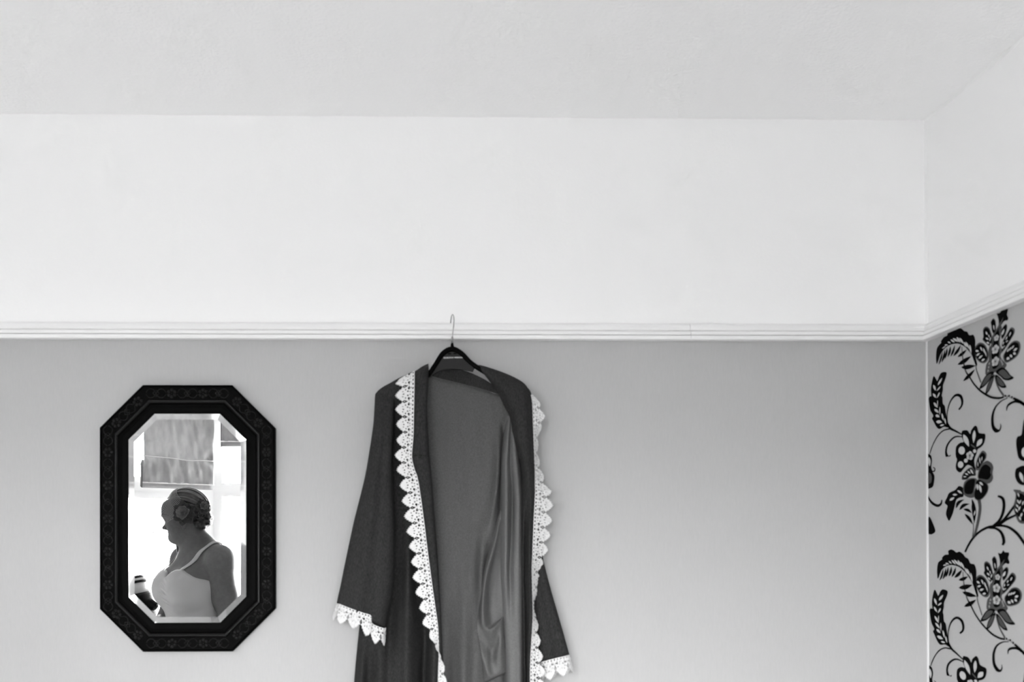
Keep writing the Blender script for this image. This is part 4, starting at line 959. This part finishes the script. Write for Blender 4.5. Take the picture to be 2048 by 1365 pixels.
def vol_obj(name, vol, m_, shift=True, relax=0):
    V, Q = vol.mesh()
    V = V + np.array([PXO, PYO, PZO])
    o = obj(name, V, Q, m_, None, True)
    if relax:
        md = o.modifiers.new('relax', 'SMOOTH'); md.factor = .5; md.iterations = relax
    return o
def axis_steps(*segs):
    a = []
    for lo, hi, st in segs: a += list(np.arange(lo, hi - 1e-6, st))
    return np.array(a + [segs[-1][1]])
body = Vol(axis_steps((-.34, .30, .004)), axis_steps((-.32, .34, .004)), axis_steps((0, .90, .012), (.90, 1.42, .0045), (1.42, 1.74, .003)))
b = body
# --- head in profile, facing -x and a little down
HY = 0.0
b.ell((-.034, HY, 1.586), (.094, .072, .090), .02)                         # skull
b.ell((-.060, HY, 1.530), (.047, .058, .070), .025)                         # face
b.ell((-.044, HY, 1.502), (.052, .056, .042), .025)                         # jaw
b.ell((-.083, HY, 1.474), (.018, .022, .017), .018)                        # chin
b.ell((-.045, HY, 1.472), (.055, .045, .028), .03)                         # soft under-chin
b.ell((-.118, HY, 1.600), (.016, .045, .035), .03)                         # forehead
b.ell((-.114, HY, 1.571), (.013, .040, .010), .012)                        # brow
b.cone((-.107, HY, 1.558), (-.122, HY, 1.524), .0070, .0090, .008)          # nose bridge
b.ell((-.126, HY, 1.519), (.0105, .0105, .0095), .005)                     # nose tip
for s in (-1, 1): b.ell((-.112, HY + s * .011, 1.515), (.011, .008, .008), .005)
b.ell((-.098, HY, 1.4995), (.013, .020, .0062), .004); b.ell((-.096, HY, 1.4885), (.012, .018, .0065), .004)   # lips
for s in (-1, 1):
    b.ell((-.116, HY + s * .031, 1.553), (.014, .016, .010), .010, 'cut'); b.ell((-.097, HY + s * .031, 1.552), (.0125, .0125, .0125), .004)
    b.ell((-.074, HY + s * .041, 1.525), (.028, .020, .026), .025)          # cheeks
    b.ell((-.022, HY + s * .074, 1.538), (.014, .008, .030), .006); b.ell((-.022, HY + s * .083, 1.542), (.007, .006, .018), .006, 'cut')
# --- neck, shoulders, torso
b.cone((-.002, HY, 1.52), (.026, 0, 1.415), .052, .060, .03)
b.cone((-.020, HY, 1.478), (.000, 0, 1.40), .032, .040, .03)
for s in (-1, 1):
    b.cone(T3(-.03, s * .02, 1.435), T3(-.025, s * .165, 1.392), .042, .040, .04)   # trapezius to shoulder
    b.cone(T3(.045, s * .02, 1.385), T3(.0, s * .16, 1.395), .017, .016, .03)       # collar bone
RB = [[FW[0], FW[1], 0], [RT_[0], RT_[1], 0], [0, 0, 1]]
b.ell(T3(.00, 0, 1.30), (.105, .165, .14), .05, R=RB)
b.ell(T3(.00, 0, 1.20), (.115, .155, .16), .05, R=RB)
for s in (-1, 1): b.ell(T3(.088, s * .076, 1.245), (.088, .088, .085), .07, R=RB)
b.ell(T3(.01, 0, 1.08), (.118, .150, .14), .05, R=RB)
b.ell(T3(.00, 0, .92), (.130, .180, .15), .05, R=RB)
for s in (-1, 1):
    b.ell(T3(-.04, s * .08, .88), (.10, .09, .11), .04, R=RB)
    b.cone(T3(.0, s * .09, .84), T3(.02, s * .085, .48), .088, .058, .04); b.cone(T3(.02, s * .085, .48), T3(-.01, s * .085, .09), .056, .036, .03)
    b.cone(T3(-.02, s * .085, .05), T3(.15, s * .10, .03), .036, .026, .02)
# --- arms: upper arms hang, forearms come forward, hands meet in front of the waist
ARM = {}
for s, sh, el, wr_ in ((1, (-.012, .176, 1.372), (-.045, .205, 1.085), (.20, .085, 1.005)), (-1, (-.012, -.176, 1.372), (.045, -.235, 1.100), (.235, -.075, 1.005))):
    A, E_, W0 = T3(*sh), T3(*el), T3(*wr_)
    b.ell(A, (.058, .058, .060), .03); b.cone(A, A * .45 + E_ * .55 + np.array([0, 0, 0]), .055, .052, .03); b.cone(A * .45 + E_ * .55, E_, .052, .041, .02)
    b.cone(E_, E_ * .65 + W0 * .35, .042, .042, .02); b.cone(E_ * .65 + W0 * .35, W0, .042, .026, .02)
    dr = T3(.22, -.01 * s, .985) - W0; dr /= np.linalg.norm(dr)
    up = np.array([0, 0, 1.0]); sd = np.cross(dr, up); sd /= np.linalg.norm(sd); up = np.cross(sd, dr)
    pm = W0 + dr * .045; b.cone(W0, pm, .024, .026, .012); b.cone(W0 + dr * .02 + up * .016, W0 + dr * .075 + up * .022, .016, .013, .01); b.cone(W0 + dr * .02 - up * .016, W0 + dr * .072 - up * .022, .016, .012, .01)
    for i, (o_, ln) in enumerate(((.030, .036), (.011, .042), (-.009, .040), (-.028, .031))):
        k0 = W0 + dr * .078 + up * o_; k1 = k0 + dr * ln * .75 - sd * s * -.010; k2 = k1 + dr * ln * .35 + sd * s * .022
        b.cone(k0 - dr * .02, k1, .0092, .0085, .004); b.cone(k1, k2, .0085, .0075, .003)
    th = W0 + dr * .025 + up * .026; b.cone(th, th + dr * .030 + up * .016, .011, .0095, .006); b.cone(th + dr * .030 + up * .016, th + dr * .055 + up * .016, .0095, .008, .004)
person_body = vol_obj('body', body, 'skin', True, 2)

# --- dress: fitted bodice with a sweetheart neckline, long skirt
dv = Vol(axis_steps((-.42, .42, .005)), axis_steps((-.42, .42, .005)), axis_steps((.02, .95, .014), (.95, 1.40, .004)))
g = .0065
dv.ell(T3(.00, 0, 1.30), (.105 + g, .165 + g, .14 + g), .05, R=RB); dv.ell(T3(.00, 0, 1.20), (.115 + g, .155 + g, .16 + g), .05, R=RB)
for s in (-1, 1): dv.ell(T3(.088, s * .076, 1.245), (.088 + g, .088 + g, .085 + g), .075, R=RB)
dv.ell(T3(.01, 0, 1.08), (.118 + g, .150 + g, .14 + g), .05, R=RB); dv.ell(T3(.00, 0, .92), (.130 + g, .180 + g, .15 + g), .05, R=RB)
for s in (-1, 1): dv.ell(T3(-.04, s * .08, .88), (.10 + .012, .09 + .012, .11 + .012), .04, R=RB)
sl, X, Y, Z = dv.block((-1, -1, 0), (1, 1, .98), .02)
fx = (X - NB[0]) * FW[0] + (Y - NB[1]) * FW[1]; sx_ = (X - NB[0]) * RT_[0] + (Y - NB[1]) * RT_[1]
rad = .198 + (.96 - Z).clip(0) * .06; th_ = np.arctan2(fx, sx_)
dv.mix(sl, (np.sqrt((fx * 1.18) ** 2 + sx_ ** 2) - rad - .004 - .018 * (.96 - Z).clip(0) * np.cos(9 * th_)).astype(np.float32) * .9 + np.maximum(Z - .80, 0) * .75, .05)
X, Y, Z = np.meshgrid(dv.x, dv.y, dv.z, indexing='ij', sparse=True)
fx = (X - NB[0]) * FW[0] + (Y - NB[1]) * FW[1]; sx_ = (X - NB[0]) * RT_[0] + (Y - NB[1]) * RT_[1]; asx = np.abs(sx_)
front = np.interp(asx, [0, .03, .065, .10, .135, .17, .25], [1.298, 1.320, 1.332, 1.330, 1.312, 1.286, 1.28])
rear = np.full_like(asx, 1.235) + 0 * fx
wgt = np.clip((fx + .06) / .08, 0, 1); zn = rear * (1 - wgt) + front * wgt
dv.F = np.maximum(dv.F, (Z - zn).astype(np.float32) * .85)
# ruching under the bust and soft drag lines
zz = np.exp(-((Z - 1.235) / .05) ** 2) * np.exp(-((sx_ - .015) / .035) ** 2) * (fx > .05)
dv.F += (.0030 * np.sin(Z * 300 + 90 * sx_) * zz + .0045 * np.sin(Z * 70 - sx_ * 26) * np.exp(-((sx_ - .12) / .05) ** 2) * np.exp(-((Z - 1.16) / .07) ** 2)).astype(np.float32)
dress = vol_obj('dress', dv, 'dress_satin', True, 2)

# --- straps laid over the shoulders
bpy.context.view_layer.update()
def bvh_of(o):
    me = o.data; return BVHTree.FromPolygons([v.co for v in me.vertices], [p.vertices for p in me.polygons])
bv = bvh_of(person_body)
def to_world(p): return np.array(p, float) + np.array([PXO, PYO, PZO])
def onto(p, ctr, off):                                # the body's surface seen outward from ctr towards p
    c = Vector(to_world(ctr)); d = (Vector(to_world(p)) - c).normalized()
    hit = bv.ray_cast(c + d * ((Vector(to_world(p)) - c).length + .05), -d)
    if hit[0] is None: return np.array(to_world(p))
    return np.array(hit[0]) + np.array(d) * off
straps = []
for s, w_ in ((1, .021), (-1, .026)):
    path = []
    for f, sx0, z in ((.17, .088, 1.315), (.135, .092, 1.345), (.10, .100, 1.375), (.06, .108, 1.41), (.02, .114, 1.44), (-.02, .114, 1.44), (-.06, .108, 1.41), (-.09, .10, 1.36), (-.11, .09, 1.30), (-.115, .085, 1.24)):
        path.append((f, sx0 * s, z))
    cen = catmull(path, 60); V = []
    for q in cen:
        for e in np.linspace(-1, 1, 5):
            p = T3(q[0], q[1] + e * w_ / 2, q[2]); c = T3(0.0, (q[1]) * .85, 1.26)
            V.append(onto(p, c, .0025 + .0012 * (1 - e * e)))
    o = obj('strap', V, grid_faces(5, 60), 'dress_satin', None, True); o.modifiers.new('thickness', 'SOLIDIFY').thickness = .0025; straps.append(o)

# --- hair: swept back over the crown into a low rolled bun
hv = Vol(axis_steps((-.15, .14, .0028)), axis_steps((-.12, .12, .0028)), axis_steps((1.47, 1.74, .0028)))
hv.ell((-.027, HY, 1.599), (.106, .085, .100), .01)
X, Y, Z = np.meshgrid(hv.x, hv.y, hv.z, indexing='ij', sparse=True)
ax_, az_ = (.075 - -.115), (1.565 - 1.615)            # pole axis from the forehead to the bun
ln_ = math.hypot(ax_, az_); pxx = -(Z - 1.59) * ax_ / ln_ + (X + .02) * az_ / ln_
mer = np.arctan2(np.asarray(Y) + 0 * X + 0 * Z, -pxx + 0 * Y)
hv.F += (.0022 * np.sin(mer * 17 + 2 * np.sin(mer * 3)) + .0012 * np.sin(mer * 41) + .0007 * np.sin(mer * 83)).astype(np.float32)
# hairline: forward limit falls from the brow to the ear
hl = (X - (-.098)) * .86 + (Z - 1.640) * .40
hv.F += (.016 * np.exp(-np.clip(hl, -.01, 1) / .022) + 0 * Y).astype(np.float32)
fr = -(hl) + .012 * np.clip((np.abs(Y) / .08) ** 2, 0, 1.5)
hv.F = np.maximum(hv.F, (fr + 0 * Y).astype(np.float32))
hv.F = np.maximum(hv.F, ((1.520 - Z) + (X < .02) * (1.53 - Z).clip(0) * 1.5).astype(np.float32))
bun = Vol(hv.x, hv.y, hv.z)
bc = np.array([.052, .012, 1.560])
bun.ell(bc, (.042, .058, .046), .01)
for i in range(7):
    a = i * 2 * math.pi / 7 + .4
    bun.ell(bc + np.array([.026 * math.cos(a), .034, .030 * math.sin(a)]), (.019, .024, .019), .004)
bun.ell(bc + np.array([.0, .056, .0]), (.016, .012, .016), .004)
ra = np.sqrt((X - bc[0]) ** 2 + (Z - bc[2]) ** 2); an = np.arctan2(Z - bc[2], X - bc[0])
bun.F += (.0022 * np.sin(9 * an + 90 * ra) + .0010 * np.sin(23 * an + 160 * ra) + 0 * Y).astype(np.float32)
k = .006; h = np.clip(.5 + .5 * (hv.F - bun.F) / k, 0, 1); hv.F = hv.F * (1 - h) + bun.F * h - k * h * (1 - h)
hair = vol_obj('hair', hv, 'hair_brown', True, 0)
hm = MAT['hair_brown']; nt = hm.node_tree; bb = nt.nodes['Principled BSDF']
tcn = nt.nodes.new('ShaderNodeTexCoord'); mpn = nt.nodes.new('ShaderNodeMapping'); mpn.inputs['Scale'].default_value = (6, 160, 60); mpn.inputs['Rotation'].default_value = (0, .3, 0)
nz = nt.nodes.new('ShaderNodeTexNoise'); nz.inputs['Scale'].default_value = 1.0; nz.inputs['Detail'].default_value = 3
rp = nt.nodes.new('ShaderNodeMapRange'); rp.inputs[1].default_value = .45; rp.inputs[2].default_value = .72; rp.inputs[3].default_value = .002; rp.inputs[4].default_value = .045  # pale streaks in the colour stand in for the hair's highlights
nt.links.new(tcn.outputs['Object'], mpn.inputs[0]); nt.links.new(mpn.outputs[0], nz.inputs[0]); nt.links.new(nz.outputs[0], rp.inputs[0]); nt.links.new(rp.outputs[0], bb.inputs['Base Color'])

# --- face details
kidsP = []
lash = Join()
for s in (-1, 1):
    V, F = tube_vf([to_world((-.108 - .010 * math.cos(a * .8), HY + s * (.031 + .014 * math.sin(a)), 1.552 - .003)) for a in np.linspace(-1.2, 1.4, 12)], .0012, 5); kidsP.append(obj('eyelash', V, F, 'lash', None, True))
pass
br = Join()
for s in (-1, 1):
    pts = []
    for t in np.linspace(0, 1, 10):
        p = (-.13 + .045 * t ** 1.5, HY + s * (.014 + .036 * t), 1.570 + .006 * math.sin(math.pi * t)); pts.append(onto(p, (-.04, HY, 1.56), .0006))
    V, F = tube_vf(pts, [.0022] * 5 + [.0020, .0018, .0015, .0012, .0008], 6); kidsP.append(obj('eyebrow', V, F, 'lash', None, True))
pass

# --- headpiece: two fabric flowers and a short net veil
def ring_petals(J, c, nrm, n, r0, r1, wid, lift, a0, mi, frill=.12, seed=0):
    r = np.random.RandomState(seed); nrm = np.array(nrm, float) / np.linalg.norm(nrm); u = np.cross(nrm, [0, .2, 1.0]); u /= np.linalg.norm(u); v = np.cross(nrm, u); c = np.array(c, float)
    for i in range(n):
        a = a0 + i * 2 * math.pi / n + r.uniform(-.12, .12); V = []
        R1 = r1 * r.uniform(.86, 1.1)
        for t in np.linspace(0, 1, 7):
            for e in np.linspace(-1, 1, 7):
                wv = wid * math.sin(math.pi * (.18 + .70 * t)) * (1 + frill * math.sin(9 * t))
                rad_ = r0 + (R1 - r0) * t * (1 - .10 * e * e * (1 if t > .8 else .3)) + (.0022 * math.sin(6 * e + i) if t > .9 else 0)
                p = c + rad_ * (math.cos(a) * u + math.sin(a) * v) + e * wv * (-math.sin(a) * u + math.cos(a) * v) + nrm * (lift * (t ** 1.5) + .004 * e * e * t + .0018 * math.sin(7 * e + 5 * t + i))
                V.append(to_world(p))
        J.add(V, grid_faces(7, 7), mi)
head = []
def flower(c, nrm, sc_, seed, mats):
    for j, (n, r0, r1, wd, lf, mt) in enumerate(((9, .004, .041, .0150, .002, mats[0]), (8, .003, .033, .014, .010, mats[0]), (7, .002, .024, .012, .016, mats[1]), (5, .001, .016, .007, .018, mats[1]), (4, .0, .009, .0045, .018, mats[1]))):
        J = Join(); ring_petals(J, np.array(c) + np.array(nrm) * .004 * j, nrm, n, r0 * sc_, r1 * sc_, wd * sc_, lf * sc_, .3 * j + seed, 0, .12, seed * 7 + j)
        o = J.build('petal_ring', mt, None, True); o.modifiers.new('thickness', 'SOLIDIFY').thickness = .0008; head.append(o)
x_, z_ = L2(378.5, 1029); flower((x_, .098, z_), (-.10, 1, .06), 1.35, 1, ('petal_grey', 'petal_pale'))
x_, z_ = L2(414, 1018); flower((x_, .090, z_ + .002), (.45, .85, .25), .9, 2, ('petal_grey', 'petal_pale'))
# net: diagonal threads over forehead, eye and cheek
hbv = bvh_of(hair)
def net_pt(a, t):                                     # a: round the head from the far side to this side; t: from the crown down to the nose
    cx_, cz_ = -.030, 1.580
    el = math.radians(78 - 112 * t)                   # elevation
    az = math.radians(a)
    d = Vector((-math.cos(el) * math.cos(az), math.cos(el) * math.sin(az), math.sin(el)))
    c = Vector(to_world((cx_, HY, cz_)))
    best = 0.0
    for tree in (bv, hbv):
        hit = tree.ray_cast(c + d * .16, -d)
        if hit[0] is not None: best = max(best, (hit[0] - c).length)
    return c, d, best
NA, NT = 60, 40
R0 = np.zeros((NT, NA)); DD = {}
for i, t in enumerate(np.linspace(0, 1, NT)):
    for j, a in enumerate(np.linspace(-88, 88, NA)):
        c, d, bst = net_pt(a, t); R0[i, j] = max(bst, .09); DD[i, j] = (c, d)
Rs = R0.copy()
for _ in range(6):                                    # the net bridges hollows: it never dips under the surface
    p = np.pad(Rs, 1, mode='edge'); av = (p[:-2, 1:-1] + p[2:, 1:-1] + p[1:-1, :-2] + p[1:-1, 2:]) / 4; Rs = np.maximum(R0, av)
Rs += .0045
def net_at(t, q):                                     # bilinear
    i, j = min(max(t, 0), 1) * (NT - 1), min(max(q, 0), 1) * (NA - 1); i0, j0 = min(int(i), NT - 2), min(int(j), NA - 2); a, b2 = i - i0, j - j0
    r = Rs[i0, j0] * (1 - a) * (1 - b2) + Rs[i0 + 1, j0] * a * (1 - b2) + Rs[i0, j0 + 1] * (1 - a) * b2 + Rs[i0 + 1, j0 + 1] * a * b2
    el = math.radians(78 - 112 * min(max(t, 0), 1)); az = math.radians(-88 + 176 * min(max(q, 0), 1))
    return np.array(to_world((-.030, HY, 1.580))) + r * np.array([-math.cos(el) * math.cos(az), math.cos(el) * math.sin(az), math.sin(el)])
J = Join(); nl = 20
tmax = lambda q: 1.0 - .22 * q * 0
for sg in (1, -1):
    for k in range(-nl, 2 * nl):
        pts = []
        for w2 in np.linspace(0, 1, 60):
            q = w2; t = (k / nl + sg * w2 * 1.25) if sg > 0 else (k / nl - w2 * 1.25 + .0)
            lim = .06 if q < .75 else .06 + (q - .75) * 1.2; low = 1.0 - max(0, q - .55) * .55
            if lim <= t <= low: pts.append(net_at(t, q))
        if len(pts) > 2:
            V, F = tube_vf(pts, .0006, 4, False); J.add(V, F)
for tt in (.06,):
    V, F = tube_vf([net_at(tt if q < .75 else .06 + (q - .75) * 1.2, q) for q in np.linspace(0, 1, 70)], .0009, 5); J.add(V, F)
V, F = tube_vf([net_at(1.0 - max(0, q - .55) * .55, q) for q in np.linspace(0, 1, 70)], .0009, 5); J.add(V, F)
netting = J.build('netting', 'net_thread', None, True)
person = empty('person', (PXO, PYO, 0.0))
adopt(person, person_body, dress, hair, *straps, *kidsP)
hp_ = empty('headpiece', tuple(to_world((x_, .08, z_)))); adopt(person, hp_)
for o in head + [netting]:
    o.parent = hp_; o.matrix_parent_inverse = (Matrix.Translation(hp_.location)).inverted()
tag(person, 'person in a white strapped dress with netted flower headpiece, looking aside, seen in the mirror', 'person')

# ------------------------------------------------------------------ banded instrument on a tripod at the bride's waist
ID = 2.14
ir = empty('banded_instrument', tuple(PM(285, 1225, ID) * np.array([1, 1, 0])))
a = PM(261, 1161, ID); c = PM(282, 1251, ID); axd = c - a; Lx = np.linalg.norm(axd); axd /= Lx
si = (CAMD + ID - 2 * YM) / FPX
def seg(nm, pr, m_, base=a):
    V, F = lathe_vf(base, pr, 28, axd); return obj(nm, V, F, m_, None, True)
R0_ = 28 * si
ik = [seg('end_cap', [(-.016, R0_ * .3), (-.014, R0_ * .80), (-.008, R0_ * .97), (.004, R0_ * 1.04), (.022, R0_ * 1.06)], 'case_black'),
      seg('cap_ring', [(.0, R0_ * 1.04), (.003, R0_ * 1.10), (.008, R0_ * 1.10), (.011, R0_ * 1.05)], 'case_pale'),
      seg('tube_body', [(.020, R0_ * 1.02), (.045, R0_ * 1.08), (.075, R0_ * 1.10)], 'case_pale'),
      seg('housing', [(.072, R0_ * 1.13), (.085, R0_ * 1.24), (.12, R0_ * 1.32), (.18, R0_ * 1.22), (.24, R0_ * 1.0), (.26, R0_ * .7)], 'case_black')]
k0 = PM(298, 1205, ID - .03); k1 = PM(317, 1220, ID - .03); kd = k1 - k0; kd /= np.linalg.norm(kd)
V, F = lathe_vf(k0 - kd * .03, [(0, .012), (.022, .013), (.028, .020), (.034, .0225), (.068, .0225), (.074, .017), (.078, .008)], 12, kd); ik.append(obj('knob', V, F, 'case_black', None, False))
hub = a + axd * .17 + np.array([0, 0, -.10])
V, F = lathe_vf(hub, [(0, .03), (.03, .035), (.08, .025)], 16); ik.append(obj('tripod_head', V, F, 'case_black', None, True))
for i in range(3):
    an_ = .5 + i * 2.094
    ik.append(tube('tripod_leg', [hub + np.array([.015 * math.cos(an_), .015 * math.sin(an_), .02]), np.array([hub[0] + -.10 + .17 * math.cos(an_), hub[1] - .08 + .17 * math.sin(an_), .004])], [.011, .008], 'case_black', None, 10))
adopt(ir, *ik)
tag(ir, 'black piece of equipment with a pale band and side knob, beside the person', 'equipment')
